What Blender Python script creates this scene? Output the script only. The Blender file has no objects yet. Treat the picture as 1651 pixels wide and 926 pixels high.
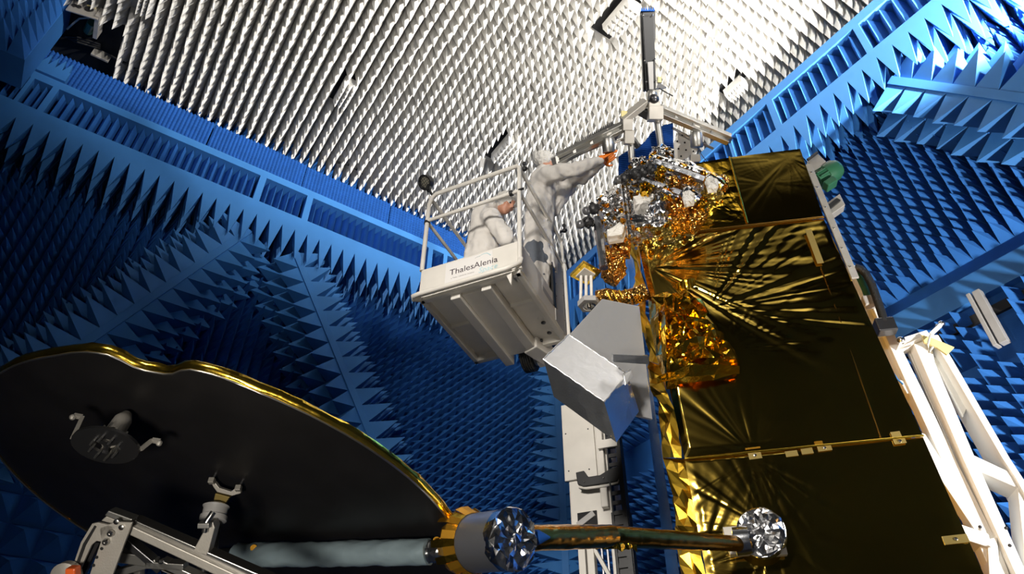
import bpy, bmesh, math, random
from mathutils import Vector, Matrix, noise
random.seed(7)
S = bpy.context.scene
COL = S.collection
V = Vector
# ------------------------------------------------------------------ camera model
CX, CY, F = 825.5, 463.0, 1110.0
TH = math.radians(39.2)
CAM = V((0, 0, 1.6))
FW = V((0, math.cos(TH), math.sin(TH)))
UP = V((0, -math.sin(TH), math.cos(TH)))
RT = V((1, 0, 0))
Z = V((0, 0, 1))
cd = bpy.data.cameras.new('camera')
cam = bpy.data.objects.new('camera', cd)
COL.objects.link(cam)
cam.location = CAM
cam.rotation_euler = (math.pi / 2 + TH, 0, 0)
cd.sensor_width = 36.0
cd.lens = F / 1651.0 * 36.0
cd.clip_start = 0.05
cd.clip_end = 100
S.camera = cam

def ray(x, y):
    return RT * ((x - CX) / F) + UP * ((CY - y) / F) + FW
def DP(x, y, d):
    return CAM + ray(x, y) * d
def PL(x, y, p0, n):
    r = ray(x, y)
    return CAM + r * ((p0 - CAM).dot(n) / r.dot(n))

# ------------------------------------------------------------------ materials
def newmat(name):
    m = bpy.data.materials.new(name)
    m.use_nodes = True
    return m, m.node_tree.nodes, m.node_tree.links, m.node_tree.nodes['Principled BSDF']

def mat(name, col, rough=.5, metal=0.0, vary=.0, vscale=6, bump=0.0, bscale=40, spec=.5, coat=0):
    m, n, l, b = newmat(name)
    b.inputs['Base Color'].default_value = (*col, 1)
    b.inputs['Roughness'].default_value = rough
    b.inputs['Metallic'].default_value = metal
    b.inputs['Specular IOR Level'].default_value = spec
    b.inputs['Coat Weight'].default_value = coat
    tc = n.new('ShaderNodeTexCoord')
    if vary:
        t = n.new('ShaderNodeTexNoise'); t.inputs['Scale'].default_value = vscale; t.inputs['Detail'].default_value = 4
        l.new(tc.outputs['Object'], t.inputs['Vector'])
        r = n.new('ShaderNodeMapRange')
        r.inputs['From Min'].default_value = .3; r.inputs['From Max'].default_value = .7
        r.inputs['To Min'].default_value = 1 - vary; r.inputs['To Max'].default_value = 1 + vary
        l.new(t.outputs['Fac'], r.inputs['Value'])
        mx = n.new('ShaderNodeVectorMath'); mx.operation = 'SCALE'
        mx.inputs[0].default_value = col
        l.new(r.outputs['Result'], mx.inputs['Scale'])
        l.new(mx.outputs['Vector'], b.inputs['Base Color'])
    if bump:
        t = n.new('ShaderNodeTexNoise'); t.inputs['Scale'].default_value = bscale; t.inputs['Detail'].default_value = 3
        l.new(tc.outputs['Object'], t.inputs['Vector'])
        bp = n.new('ShaderNodeBump'); bp.inputs['Strength'].default_value = bump; bp.inputs['Distance'].default_value = .02
        l.new(t.outputs['Fac'], bp.inputs['Height'])
        l.new(bp.outputs['Normal'], b.inputs['Normal'])
    return m

def foil(name, col, rough=.16, bs=14.0, strength=.35, fine=60.0, dots=None, dist=.03):
    """thin metallised film: metallic surface with crumple bump (facets + fine creases)"""
    m, n, l, b = newmat(name)
    b.inputs['Base Color'].default_value = (*col, 1)
    b.inputs['Metallic'].default_value = 1
    b.inputs['Roughness'].default_value = rough
    tc = n.new('ShaderNodeTexCoord')
    v1 = n.new('ShaderNodeTexVoronoi'); v1.inputs['Scale'].default_value = bs
    v2 = n.new('ShaderNodeTexNoise'); v2.inputs['Scale'].default_value = fine; v2.inputs['Detail'].default_value = 2
    dn = n.new('ShaderNodeTexNoise'); dn.inputs['Scale'].default_value = bs * .7
    ad = n.new('ShaderNodeVectorMath'); ad.operation = 'ADD'
    sc = n.new('ShaderNodeVectorMath'); sc.operation = 'SCALE'; sc.inputs['Scale'].default_value = .12
    l.new(tc.outputs['Object'], dn.inputs['Vector'])
    l.new(dn.outputs['Color'], sc.inputs[0]); l.new(tc.outputs['Object'], ad.inputs[0]); l.new(sc.outputs['Vector'], ad.inputs[1])
    l.new(ad.outputs['Vector'], v1.inputs['Vector']); l.new(tc.outputs['Object'], v2.inputs['Vector'])
    mm = n.new('ShaderNodeMath'); mm.operation = 'MULTIPLY_ADD'; mm.inputs[1].default_value = .18
    l.new(v2.outputs['Fac'], mm.inputs[0]); l.new(v1.outputs['Distance'], mm.inputs[2])
    bp = n.new('ShaderNodeBump'); bp.inputs['Strength'].default_value = strength; bp.inputs['Distance'].default_value = dist
    l.new(mm.outputs[0], bp.inputs['Height']); l.new(bp.outputs['Normal'], b.inputs['Normal'])
    if dots:
        # round amber tape dots stuck on the film
        v = n.new('ShaderNodeTexVoronoi'); v.inputs['Scale'].default_value = dots[0]; v.inputs['Randomness'].default_value = .9
        l.new(tc.outputs['Object'], v.inputs['Vector'])
        lt = n.new('ShaderNodeMath'); lt.operation = 'LESS_THAN'; lt.inputs[1].default_value = dots[1]
        l.new(v.outputs['Distance'], lt.inputs[0])
        mx = n.new('ShaderNodeMix'); mx.data_type = 'RGBA'
        mx.inputs[6].default_value = (*col, 1); mx.inputs[7].default_value = (*dots[2], 1)
        l.new(lt.outputs[0], mx.inputs[0]); l.new(mx.outputs[2], b.inputs['Base Color'])
    return m

M = {}
M['blue'] = mat('blue_foam', (.026, .140, .44), .75, vary=.12, vscale=3, bump=.12, bscale=120, spec=.25)
M['blue_panel'] = mat('blue_foam_smooth', (.038, .175, .46), .6, vary=.08, vscale=2, spec=.3)
M['blue_deep'] = mat('blue_foam_panel_deep', (.010, .07, .30), .8, vary=.15, vscale=3, spec=.2)
M['white_foam'] = mat('white_foam', (.68, .665, .63), .5, vary=.06, vscale=2, spec=.4)
M['dark'] = mat('black_gap', (.006, .006, .007), .8)
M['black'] = mat('black_plastic', (.012, .012, .013), .45)
M['rubber'] = mat('black_rubber', (.01, .01, .01), .5, bump=.3, bscale=60)
M['white_paint'] = mat('white_paint', (.66, .63, .575), .45, vary=.06, vscale=5)
M['tower_paint'] = mat('tower_white_paint', (.74, .73, .69), .4, vary=.03)
M['grey_paint'] = mat('grey_paint', (.36, .35, .34), .5, vary=.08)
M['wall_dark'] = mat('dark_foam', (.032, .04, .048), .8, vary=.2)
M['floor'] = mat('floor_grey', (.10, .12, .15), .6, vary=.15)
M['strip'] = mat('dark_grey_plate', (.035, .035, .036), .7)
M['alu'] = mat('brushed_aluminium', (.52, .51, .48), .38, 1.0, vary=.08, vscale=8)
M['alu_mat'] = mat('matt_aluminium', (.50, .47, .42), .5, .6, vary=.1, vscale=8, bump=.05, bscale=150)
M['steel'] = mat('steel', (.55, .54, .52), .25, 1.0)
M['dark_steel'] = mat('dark_steel', (.10, .10, .105), .35, .9)
M['carbon'] = mat('black_carbon_shell', (.011, .010, .010), .42, vary=.2, vscale=5, spec=.5)
M['gold'] = foil('gold_film', (.66, .45, .08), .125, 5, .02, 60, dist=.02)
M['gold_crumple'] = foil('gold_film_crumpled', (.90, .54, .045), .12, 9, .28, 50, dist=.03)
M['gold_edge'] = foil('gold_film_edge', (.95, .62, .07), .2, 12, .12, 60)
M['gold_tube'] = foil('gold_film_tube', (.60, .30, .045), .2, 16, .05, 60)
M['gold_corner'] = foil('gold_film_creased', (.92, .58, .06), .34, 10, .1, 50)
M['amber'] = mat('amber_tape', (.85, .42, .04), .25, .85)
M['tape'] = mat('beige_tape', (.34, .25, .08), .35, .5)
M['silver'] = foil('silver_film', (.86, .86, .87), .2, 14, .18, 70)
M['silver_dots'] = foil('silver_film_with_amber_dots', (.80, .79, .78), .16, 16, .4, 80, dots=(12, .34, (.80, .36, .03)))
M['silver_smooth'] = foil('silver_film_smooth', (.66, .68, .72), .2, 8, .06, 90)
M['alu_tape'] = foil('aluminium_tape', (.74, .74, .74), .30, 14, .045, 50)
M['brushed'] = mat('brushed_metal_drum', (.42, .43, .47), .34, .85, vary=.06)
M['egg'] = mat('blue_egg_crate_foam', (.014, .09, .34), .8, vary=.1, spec=.2)
M['blue_film'] = foil('pale_blue_film', (.36, .47, .52), .34, 9, .2, 40)
M['blue_film'].node_tree.nodes['Principled BSDF'].inputs['Metallic'].default_value = .25
M['alu_tape'].node_tree.nodes['Principled BSDF'].inputs['Metallic'].default_value = .7
M['amber_silver'] = foil('crumpled_amber_film', (.70, .36, .08), .2, 22, .6, 80)
M['coat'] = mat('white_coat_cloth', (.66, .63, .59), .8, vary=.04, vscale=9, bump=.25, bscale=22, spec=.2)
M['cap'] = mat('white_hair_net', (.66, .64, .60), .8, bump=.5, bscale=45, spec=.2)
M['skin'] = mat('skin', (.52, .25, .16), .5, vary=.08, vscale=20)
M['glove'] = mat('orange_glove', (.85, .20, .012), .45, bump=.15, bscale=60)
M['trousers'] = mat('grey_trousers', (.11, .125, .15), .8, bump=.3, bscale=30)
M['orange'] = mat('orange_plastic', (.75, .12, .02), .4)
M['green'] = mat('green_motor_paint', (.025, .11, .055), .4, vary=.1)
M['yellow'] = mat('pale_yellow_panel', (.62, .54, .24), .6)
M['sign_white'] = mat('sign_white', (.72, .70, .68), .4)
M['ink'] = mat('sign_ink_dark', (.05, .035, .045), .5)
M['ink_blue'] = mat('sign_ink_pale_blue', (.42, .62, .66), .5)
M['ink_grey'] = mat('sign_ink_grey', (.30, .29, .29), .5)
M['grille_glass'] = mat('lamp_glass', (.40, .38, .30), .12, .1)
M['dark_glass'] = mat('dark_glass', (.16, .16, .165), .1, .5)
M['cable_white'] = mat('cable_pale', (.55, .55, .5), .5)

# ------------------------------------------------------------------ mesh builder
class MB:
    def __init__(s): s.v = []; s.f = []
    def add(s, vs, fs):
        o = len(s.v); s.v += [V(p) for p in vs]; s.f += [tuple(i + o for i in f) for f in fs]; return s
    def poly(s, pts): return s.add(pts, [tuple(range(len(pts)))])
    def box(s, c, ex, ey, ez):
        c = V(c); vs = [c + ex * a + ey * b + ez * d for a in (-1, 1) for b in (-1, 1) for d in (-1, 1)]
        return s.add(vs, [(0, 1, 3, 2), (4, 6, 7, 5), (0, 4, 5, 1), (2, 3, 7, 6), (0, 2, 6, 4), (1, 5, 7, 3)])
    def bar(s, p, q, w, h, up=Z):
        p = V(p); q = V(q); d = (q - p); L = d.length; d = d.normalized()
        a = d.cross(up)
        a = a.normalized() if a.length > 1e-4 else d.orthogonal().normalized()
        b = a.cross(d)
        return s.box((p + q) / 2, d * (L / 2), a * (w / 2), b * (h / 2))
    def tube(s, pts, r, seg=10, caps=True):
        pts = [V(p) for p in pts]; n = len(pts)
        rs = r if isinstance(r, (list, tuple)) else [r] * n
        o = len(s.v); prev = None
        for i, p in enumerate(pts):
            t = (pts[min(i + 1, n - 1)] - pts[max(i - 1, 0)]).normalized()
            if prev is None: a = t.orthogonal().normalized()
            else:
                a = prev - t * prev.dot(t)
                a = a.normalized() if a.length > 1e-5 else t.orthogonal().normalized()
            prev = a; b = t.cross(a)
            for k in range(seg):
                w = 2 * math.pi * k / seg
                s.v.append(p + (a * math.cos(w) + b * math.sin(w)) * rs[i])
        for i in range(n - 1):
            for k in range(seg):
                k2 = (k + 1) % seg
                s.f.append((o + i * seg + k, o + i * seg + k2, o + (i + 1) * seg + k2, o + (i + 1) * seg + k))
        if caps:
            s.f.append(tuple(o + k for k in range(seg))[::-1]); s.f.append(tuple(o + (n - 1) * seg + k for k in range(seg)))
        return s
    def cyl(s, p, q, r, seg=20, r2=None): return s.tube([p, q], [r, r if r2 is None else r2], seg)
    def lathe(s, base, axis, prof, seg=32, closed=True):
        """prof: list of (radius, height along axis)"""
        base = V(base); ax = V(axis).normalized(); a = ax.orthogonal().normalized(); b = ax.cross(a); o = len(s.v)
        for r, h in prof:
            for k in range(seg):
                w = 2 * math.pi * k / seg
                s.v.append(base + ax * h + (a * math.cos(w) + b * math.sin(w)) * max(r, 1e-4))
        n = len(prof)
        for i in range(n - 1):
            for k in range(seg):
                k2 = (k + 1) % seg
                s.f.append((o + i * seg + k, o + i * seg + k2, o + (i + 1) * seg + k2, o + (i + 1) * seg + k))
        if closed:
            s.f.append(tuple(o + k for k in range(seg))[::-1]); s.f.append(tuple(o + (n - 1) * seg + k for k in range(seg)))
        return s
    def prism(s, pts, vec):
        pts = [V(p) for p in pts]; vec = V(vec); n = len(pts)
        vs = pts + [p + vec for p in pts]
        fs = [tuple(range(n))[::-1], tuple(range(n, 2 * n))] + [(i, (i + 1) % n, n + (i + 1) % n, n + i) for i in range(n)]
        return s.add(vs, fs)
    def pyr(s, c, a, b, tip, shoulder=0.0):
        """square pyramid, a/b half edge vectors, shoulder = fraction of the height that is a square block"""
        c = V(c); tip = V(tip)
        base = [c - a - b, c + a - b, c + a + b, c - a + b]
        if shoulder:
            up = (tip - c) * shoulder; top = [p + up for p in base]
            return s.add(base + top + [tip], [(0, 1, 5, 4), (1, 2, 6, 5), (2, 3, 7, 6), (3, 0, 4, 7), (4, 5, 8), (5, 6, 8), (6, 7, 8), (7, 4, 8)])
        return s.add(base + [tip], [(0, 1, 4), (1, 2, 4), (2, 3, 4), (3, 0, 4)])
    def ball(s, c, r, seg=16, rings=10, sc=(1, 1, 1), axes=None):
        c = V(c); X, Y, W = axes or (V((1, 0, 0)), V((0, 1, 0)), Z); o = len(s.v)
        s.v.append(c - W * r * sc[2])
        for i in range(1, rings):
            p = -math.pi / 2 + math.pi * i / rings
            for k in range(seg):
                w = 2 * math.pi * k / seg
                s.v.append(c + (X * math.cos(w) * sc[0] + Y * math.sin(w) * sc[1]) * (r * math.cos(p)) + W * (r * sc[2] * math.sin(p)))
        s.v.append(c + W * r * sc[2]); t = len(s.v) - 1
        for k in range(seg):
            k2 = (k + 1) % seg
            s.f.append((o, o + 1 + k2, o + 1 + k)); s.f.append((t, t - seg + k, t - seg + k2))
            for i in range(rings - 2):
                a = o + 1 + i * seg
                s.f.append((a + k, a + k2, a + seg + k2, a + seg + k))
        return s
    def grid(s, fn, nu, nv):
        o = len(s.v)
        for j in range(nv + 1):
            for i in range(nu + 1): s.v.append(V(fn(i / nu, j / nv)))
        for j in range(nv):
            for i in range(nu):
                a = o + j * (nu + 1) + i
                s.f.append((a, a + 1, a + nu + 2, a + nu + 1))
        return s
    def build(s, name, m, parent=None, smooth=None, bevel=0, label=None, seg=2):
        off = parent_loc(parent) if parent else V((0, 0, 0))
        me = bpy.data.meshes.new(name)
        me.from_pydata([tuple(p - off) for p in s.v], [], s.f)
        me.validate(); me.update()
        me.materials.append(m if not isinstance(m, str) else M[m])
        if smooth is not None:
            me.polygons.foreach_set('use_smooth', [True] * len(me.polygons))
            me.set_sharp_from_angle(angle=math.radians(smooth))
        o = bpy.data.objects.new(name, me); COL.objects.link(o)
        if bevel:
            bm = o.modifiers.new('bevel', 'BEVEL'); bm.width = bevel; bm.segments = seg; bm.limit_method = 'ANGLE'; bm.angle_limit = math.radians(35)
        if parent: o.parent = parent
        if label: o['label'] = label
        return o

def parent_loc(p):
    l = V((0, 0, 0))
    while p: l += p.location; p = p.parent
    return l
def thing(name, label, cat, loc, group=None):
    o = bpy.data.objects.new(name, None); COL.objects.link(o); o.empty_display_size = .1
    o.location = V(loc); o['label'] = label; o['category'] = cat
    if group: o['group'] = group
    return o
def tag(o, label, cat, group=None, kind=None):
    o['label'] = label; o['category'] = cat
    if group: o['group'] = group
    if kind: o['kind'] = kind
    return o
def struct(o):
    o['kind'] = 'structure'; return o
def recenter(o):
    """move a one-mesh thing's origin to its bounding-box base"""
    me = o.data; c = V((0, 0, 0)); n = len(me.vertices)
    for v in me.vertices: c += v.co
    c /= n; c.z = min(v.co.z for v in me.vertices)
    me.transform(Matrix.Translation(-c)); o.location = o.location + c
    return o
def remesh(mb, voxel, smooth_it=6, parent=None, name='body', m='coat', disp=None):
    o = mb.build('tmp', m)
    r = o.modifiers.new('r', 'REMESH'); r.mode = 'VOXEL'; r.voxel_size = voxel
    sm = o.modifiers.new('s', 'SMOOTH'); sm.iterations = smooth_it; sm.factor = .5
    bpy.context.view_layer.update()
    dg = bpy.context.evaluated_depsgraph_get()
    me = bpy.data.meshes.new_from_object(o.evaluated_get(dg))
    bpy.data.objects.remove(o)
    if disp:
        for v in me.vertices: v.co = disp(v.co.copy(), v.normal.copy())
    off = parent_loc(parent) if parent else V((0, 0, 0))
    me.transform(Matrix.Translation(-off))
    me.polygons.foreach_set('use_smooth', [True] * len(me.polygons))
    if not me.materials: me.materials.append(M[m])
    o = bpy.data.objects.new(name, me); COL.objects.link(o)
    if parent: o.parent = parent
    return o
def nz(p, s, seed=0.0):
    return noise.noise(V((p[0] * s + seed, p[1] * s - seed * .7, p[2] * s + seed * 1.3)))
# ================================================================== the chamber
YA = math.radians(56.0)
A = V((math.sin(YA), math.cos(YA), 0))                 # along the left wall, towards the far corner
B = V((math.sin(YA - math.pi / 2), math.cos(YA - math.pi / 2), 0))   # along the right wall, towards the far corner
H = 9.0                                                # ceiling above the camera
CL, CR = 7.88, 6.16                                    # front planes of the two bulkheads
SB = .75                                               # the walls stand back from the bulkheads
AB = -5.2; BB = -4.8                                   # the walls behind the camera
def RM(a, b, h): return CAM + A * a + B * b + Z * h
def onL(x, y, c=CL):
    p = PL(x, y, RM(0, c, 0), B) - CAM; return p.dot(A), p.z
def onR(x, y, c=CR):
    p = PL(x, y, RM(c, 0, 0), A) - CAM; return p.dot(B), p.z
def hit_ceiling(x, y, h=H):
    p = PL(x, y, CAM + Z * h, Z) - CAM; return p.dot(A), p.dot(B)
FL = -1.6
def jit(k=.006): return V((random.uniform(-k, k), random.uniform(-k, k), random.uniform(-k, k)))

def field(mb, o, eu, ev, n, u0, u1, v0, v1, pu, pv, L, skip=None, j=.012, shoulder=0.0):
    nu = max(1, int(round((u1 - u0) / pu))); nv = max(1, int(round((v1 - v0) / pv)))
    pu = (u1 - u0) / nu; pv = (v1 - v0) / nv
    for i in range(nu):
        for k in range(nv):
            uu = u0 + (i + .5) * pu; vv = v0 + (k + .5) * pv
            if skip and skip(uu, vv): continue
            c = o + eu * uu + ev * vv
            mb.pyr(c, eu * pu / 2, ev * pv / 2, c + n * (L * random.uniform(.96, 1.04)) + jit(j), shoulder)

# floor
MB().poly([RM(AB, BB, FL), RM(CR + SB, BB, FL), RM(CR + SB, CL + SB, FL), RM(AB, CL + SB, FL)]).build('floor', 'floor')
struct(bpy.data.objects['floor'])
# ceiling with the hatches left free of pyramids
HATCH = [((998, 38), (34, 64)), ((553, 158), (24, 56)), ((812, 250), (36, 56)), ((1184, 150), (36, 36)), ((232, 8), (20, 44))]
hat = []
for (x, y), _ in HATCH: hat.append(hit_ceiling(x, y, H - .28))
EQ = hit_ceiling(150, 45)
HS = (1.0, .85, 1.0, .62, .75)
def skipc(a, b):
    for (ha, hb), k in zip(hat, HS):
        if abs(a - ha) < .17 * k and abs(b - hb) < .38 * k: return True
    # white foam stops past the visible part; added dark board dims the gold's reflections
    n = V((.558, .830)); d = (a - 6.75) * n.x + (b - 1.24) * n.y
    if d < -1.5: return True
    return abs(a - EQ[0] + .1) < .55 and b > EQ[1] - .35
mb = MB()
mb.box(RM((AB + CR + SB) / 2, (BB + CL + SB) / 2, H + .03), A * (CR + SB - AB) / 2, B * (CL + SB - BB) / 2, Z * .03)
PC = .15
field(mb, RM(0, 0, H), A, B, -Z, AB, CR + SB, BB, CL + .32, PC, PC, .38, skipc, .012)
ceil = struct(mb.build('ceiling', 'white_foam'))
mb = MB()
def cut(a): return max(BB, min(CL, 1.24 - (a - 6.75) * .558 / .830 - 1.5 / .830))
al = [AB + (CR + SB - AB) * k / 40 for k in range(41)]
for k in range(40):
    mb.prism([RM(al[k], BB, H - .01), RM(al[k + 1], BB, H - .01), RM(al[k + 1], cut(al[k + 1]), H - .01), RM(al[k], cut(al[k]), H - .01)], Z * -.05)
mb.build('unseen_reflection_dimmer', 'black', ceil)  # added unseen board, only there to darken what the gold film reflects

# ---- left wall
mb = MB()
mb.box(RM((AB + CR + SB) / 2, CL + SB + .06, (FL + H) / 2), A * (CR + SB - AB) / 2, B * .06, Z * (H - FL) / 2)
bs, bh = onL(10, 745, CL + SB); bs2 = onL(220, 880, CL + SB)[0]
field(mb, RM(0, CL + SB, 0), A, Z, -B, AB, CR + SB - .05, FL, 7.0, .145, .145, .36, lambda a, h: a < bs2 and h < bh, .010)
field(mb, RM(0, CL + SB, 0), A, Z, -B, AB, bs2, FL, bh, .30, .30, .36, None, .012)
# strip of small pyramids right under the ceiling
mb.box(RM((AB + CR) / 2, CL + SB - .14, 8.55), A * (CR - AB + .6) / 2, B * .14, Z * .45)
field(mb, RM(0, CL + SB - .28, 0), A, Z, -B, AB, CR + .5, 8.42, 9.0, .145, .145, .36, lambda a, h: abs(a - EQ[0] + .1) < .75, .01)
wl = struct(mb.build('wall_left', 'blue'))
# ---- right wall
BAR_H = 4.34
dl = onR(1560, 503, CR + SB)
dr = onR(1617, 515, CR + SB)
def skipr(b, h):
    if abs(h - (BAR_H + .06)) < .34: return True
    if abs(b - dr[0]) < .16 and dr[1] - .42 < h < BAR_H: return True
    if abs(b - 2.33) < .22 and abs(h - 3.52) < .12: return True
    return False
mb = MB()
mb.box(RM(CR + SB + .06, (BB + CL + SB) / 2, (FL + H) / 2), A * .06, B * (CL + SB - BB) / 2, Z * (H - FL) / 2)
field(mb, RM(CR + SB, 0, 0), B, Z, -A, BB, CL + SB - .05, BAR_H + .36, 7.15, .14, .14, .34, skipr, .008)
field(mb, RM(CR + SB, 0, 0), B, Z, -A, BB, CL + SB - .05, FL, BAR_H - .22, .165, .165, .40, skipr, .010)
wr = struct(mb.build('wall_right', 'blue'))
MB().box(RM(CR + SB - .055, 2.2, BAR_H + .02), A * .05, B * 3.6, Z * .14).build('cover_strip', 'blue_panel', wr)
mb = MB(); mb.box(RM(CR + SB - .1, dr[0] + .03, 4.02), A * .02, B * 1.0, Z * .05); mb.build('dark_gap', 'dark', wr)
mb = MB(); mb.box(RM(CR + SB - .30, dr[0], 3.86), A * .04, B * .035, Z * .30); mb.box(RM(CR + SB - .30, dr[0] + .07, 3.86), A * .05, B * .018, Z * .30)
mb.build('guide_rail', 'grey_paint', wr, bevel=.004)
# walls behind the camera
struct(MB().box(RM(AB - .06, (BB + CL + SB) / 2, (FL + H) / 2), A * .06, B * (CL + SB - BB) / 2, Z * (H - FL) / 2).build('wall_back', 'wall_dark'))
struct(MB().box(RM((AB + CR + SB) / 2, BB - .06, (FL + H) / 2), A * (CR + SB - AB) / 2, B * .06, Z * (H - FL) / 2).build('wall_front', 'wall_dark'))

# ---- bulkhead ring, left (trim_1) and right (trim_2): frame bars, pyramids hanging from its underside
def ring(name, O, eu, n, u0, u1, top, wtop, wbot, base, wins, dep, pitch, Lt, rows):
    """O on the front plane, n = into the wall"""
    mb = MB()
    hu = lambda a, b, h0, h1: mb.box(O + eu * (a + b) / 2 + Z * (h0 + h1) / 2 + n * dep / 2, eu * (b - a) / 2, n * dep / 2, Z * (h1 - h0) / 2)
    hu(u0, u1, wtop, top); hu(u0, u1, base, wbot)
    edges = sorted(wins); cur = u0
    for a, b in edges:
        if a > cur: hu(cur, a, wbot, wtop)
        cur = b
    hu(cur, u1, wbot, wtop)
    for a, b in edges:   # back board inside every bay
        mb.box(O + eu * (a + b) / 2 + Z * (wbot + wtop) / 2 + n * (dep - .02), eu * (b - a) / 2, n * .02, Z * (wtop - wbot) / 2)
    r = struct(mb.build(name, 'blue_panel'))
    mb = MB()
    nt = int((u1 - u0) / pitch); sub = dep / rows
    for i in range(nt):
        for k in range(rows):
            c = O + eu * (u0 + (i + .5) * pitch) + Z * base + n * (sub * (k + .5))
            off = n * (-sub * .5 + .004) if k == 0 else n * 0
            mb.pyr(c, eu * pitch / 2, n * sub / 2, c + off - Z * (Lt * random.uniform(.97, 1.03)) + jit(.008))
    mb.build('pyramid_row', 'blue_panel', r)
    return r
# bays of the left bulkhead, measured along its upper edge
def sL(x, y): return onL(x, y)[0]
winL = [(sL(x0, y0), sL(x1, y1)) for (x0, y0), (x1, y1) in (((-70, 88), (-6, 112)), ((-2, 112), (45, 130)), ((52, 132), (84, 142)), ((93, 148), (421, 281)), ((431, 285), (497, 312)), ((506, 317), (692, 392)), ((699, 397), (716, 404)), ((722, 407), (800, 438)))]
winL = [(-6.0, -3.9)] + [w for w in winL if w[1] < CR - .1]
ring('trim_1', RM(0, CL, 0), A, B, AB, CR, 7.97, 7.84, 7.34, 7.09, winL, .57, .19, .54, 3)
def sR(x, y): return onR(x, y)[0]
winR = [(sR(1242, 154), sR(1372.6, 43)), (sR(1174, 212), sR(1233.5, 163)), (sR(1125, 254), sR(1170, 217)), (sR(1500, -80), sR(1381, 34))]
a0 = sR(1125, 254)
winR = [(min(w), max(w)) for w in winR] + [(4.25, 5.15), (5.27, 6.4), (6.52, 7.3)]
ring('trim_2', RM(CR, 0, 0), B, A, BB, CL, 8.16, 8.0, 7.44, 7.28, winR, .57, .2, .56, 3)

# ribbed absorber inserts that sit in the bays: each can be lifted out
def ribs(O, eu, n, a, b, h0, h1, pitch, label, group):
    mb = MB(); g = .012
    mb.box(O + eu * (a + b) / 2 + n * .24 + Z * (h0 + h1) / 2, eu * ((b - a) / 2 - g), n * .02, Z * ((h1 - h0) / 2 - g))
    k = max(2, int(round((b - a - 2 * g) / pitch))); p = (b - a - 2 * g) / k
    for i in range(k):
        u = a + g + (i + .5) * p
        l0 = O + n * .22 + Z * (h0 + g)
        tri = [l0 + eu * (u - p / 2), l0 + eu * (u + p / 2), l0 + eu * u - n * .215]
        tri2 = [q + Z * (h1 - h0 - 2 * g) for q in tri]; tri2[2] = tri2[2] - Z * .025 + n * .01
        mb.add(tri + tri2, [(0, 1, 2), (3, 5, 4), (0, 2, 5, 3), (2, 1, 4, 5)])
    o = mb.build('ribbed_absorber', 'blue')
    recenter(o); tag(o, label, 'absorber panel', group)
placeL = ['ribbed blue absorber insert in the left ledge under the hanging corner block',
 'ribbed blue absorber insert at far left edge of the left ledge', 'narrow ribbed blue insert second from left edge in left ledge',
 'narrow ribbed blue insert just left of the long one in left ledge', 'longest ribbed blue insert with about twenty ribs in the left ledge',
 'short ribbed blue insert just right of the longest one in the left ledge', 'medium ribbed blue insert in left ledge ending behind the lift rail',
 'narrow ribbed blue insert seen between the lift guard rails', 'ribbed blue insert of left ledge behind the bending worker']
for w, lb in zip(sorted(winL), placeL): ribs(RM(0, CL, 0), A, B, w[0], w[1], 7.34, 7.84, .112, lb, 'ribbed inserts of the left ledge')
placeR = ['ribbed blue insert at the top end of the right ledge, cut by the photo edge', 'long ribbed blue insert high on the right ledge above the satellite',
 'ribbed blue insert of right ledge directly beside the ceiling hatch', 'ribbed blue insert of right ledge just above the satellite top edge',
 'ribbed blue insert of right ledge behind the square feed antenna', 'ribbed blue insert of right ledge near the far corner', 'ribbed blue insert of right ledge in the far corner']
for w, lb in zip(sorted(winR), placeR): ribs(RM(CR, 0, 0), B, A, w[0], w[1], 7.44, 8.0, .165, lb, 'ribbed inserts of the right ledge')

# convoluted (egg-crate) foam panels standing on the left ledge
def eggcrate(a, b, h0, h1, label, bulge=.0):
    p = .052; nu = int((b - a) / p) * 2; nv = int((h1 - h0) / p) * 2
    mb = MB()
    def fn(s, t):
        i = round(s * nu); k = round(t * nv)
        d = .030 * (1 if (i % 2 and k % 2) else (-.7 if not (i % 2 or k % 2) else -.1))
        roll = max(0, (t - .86) / .14)
        return RM(a + (b - a) * s, CL + .10 + .16 * roll ** 2 - d - bulge * math.sin(s * math.pi), h0 + (h1 - h0) * t - .02 * roll ** 2)
    mb.grid(fn, nu, nv)
    mb.box(RM((a + b) / 2, CL + .20, (h0 + h1) / 2 - .02), A * (b - a) / 2, B * .06, Z * ((h1 - h0) / 2 - .03))
    o = mb.build('egg_crate_foam', 'egg'); recenter(o)
    tag(o, label, 'foam panel', 'egg-crate foam panels on the left ledge')
e0 = onL(60, 100)[0]; e1 = onL(340, 215)[0]; e2 = onL(492, 285)[0]; e3 = onL(634, 330)[0]
eggcrate(e0 - .3, e1 - .005, 7.975, 8.65, 'egg-crate foam panel on left ledge, leftmost, below the ceiling equipment')
eggcrate(e1 + .012, e2, 7.975, 8.63, 'egg-crate foam panel on left ledge, between leftmost panel and mid panel', .02)
eggcrate(e2 + .01, e3 - .005, 7.975, 8.61, 'egg-crate foam panel on left ledge, left of the work lamp')
eggcrate(e3 + .01, e3 + 1.5, 7.975, 8.59, 'egg-crate foam panel on left ledge behind the lift guard rails')
eggcrate(e3 + 1.52, CR - .05, 7.975, 8.59, 'egg-crate foam panel on left ledge nearest the far corner, behind workers')

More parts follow.
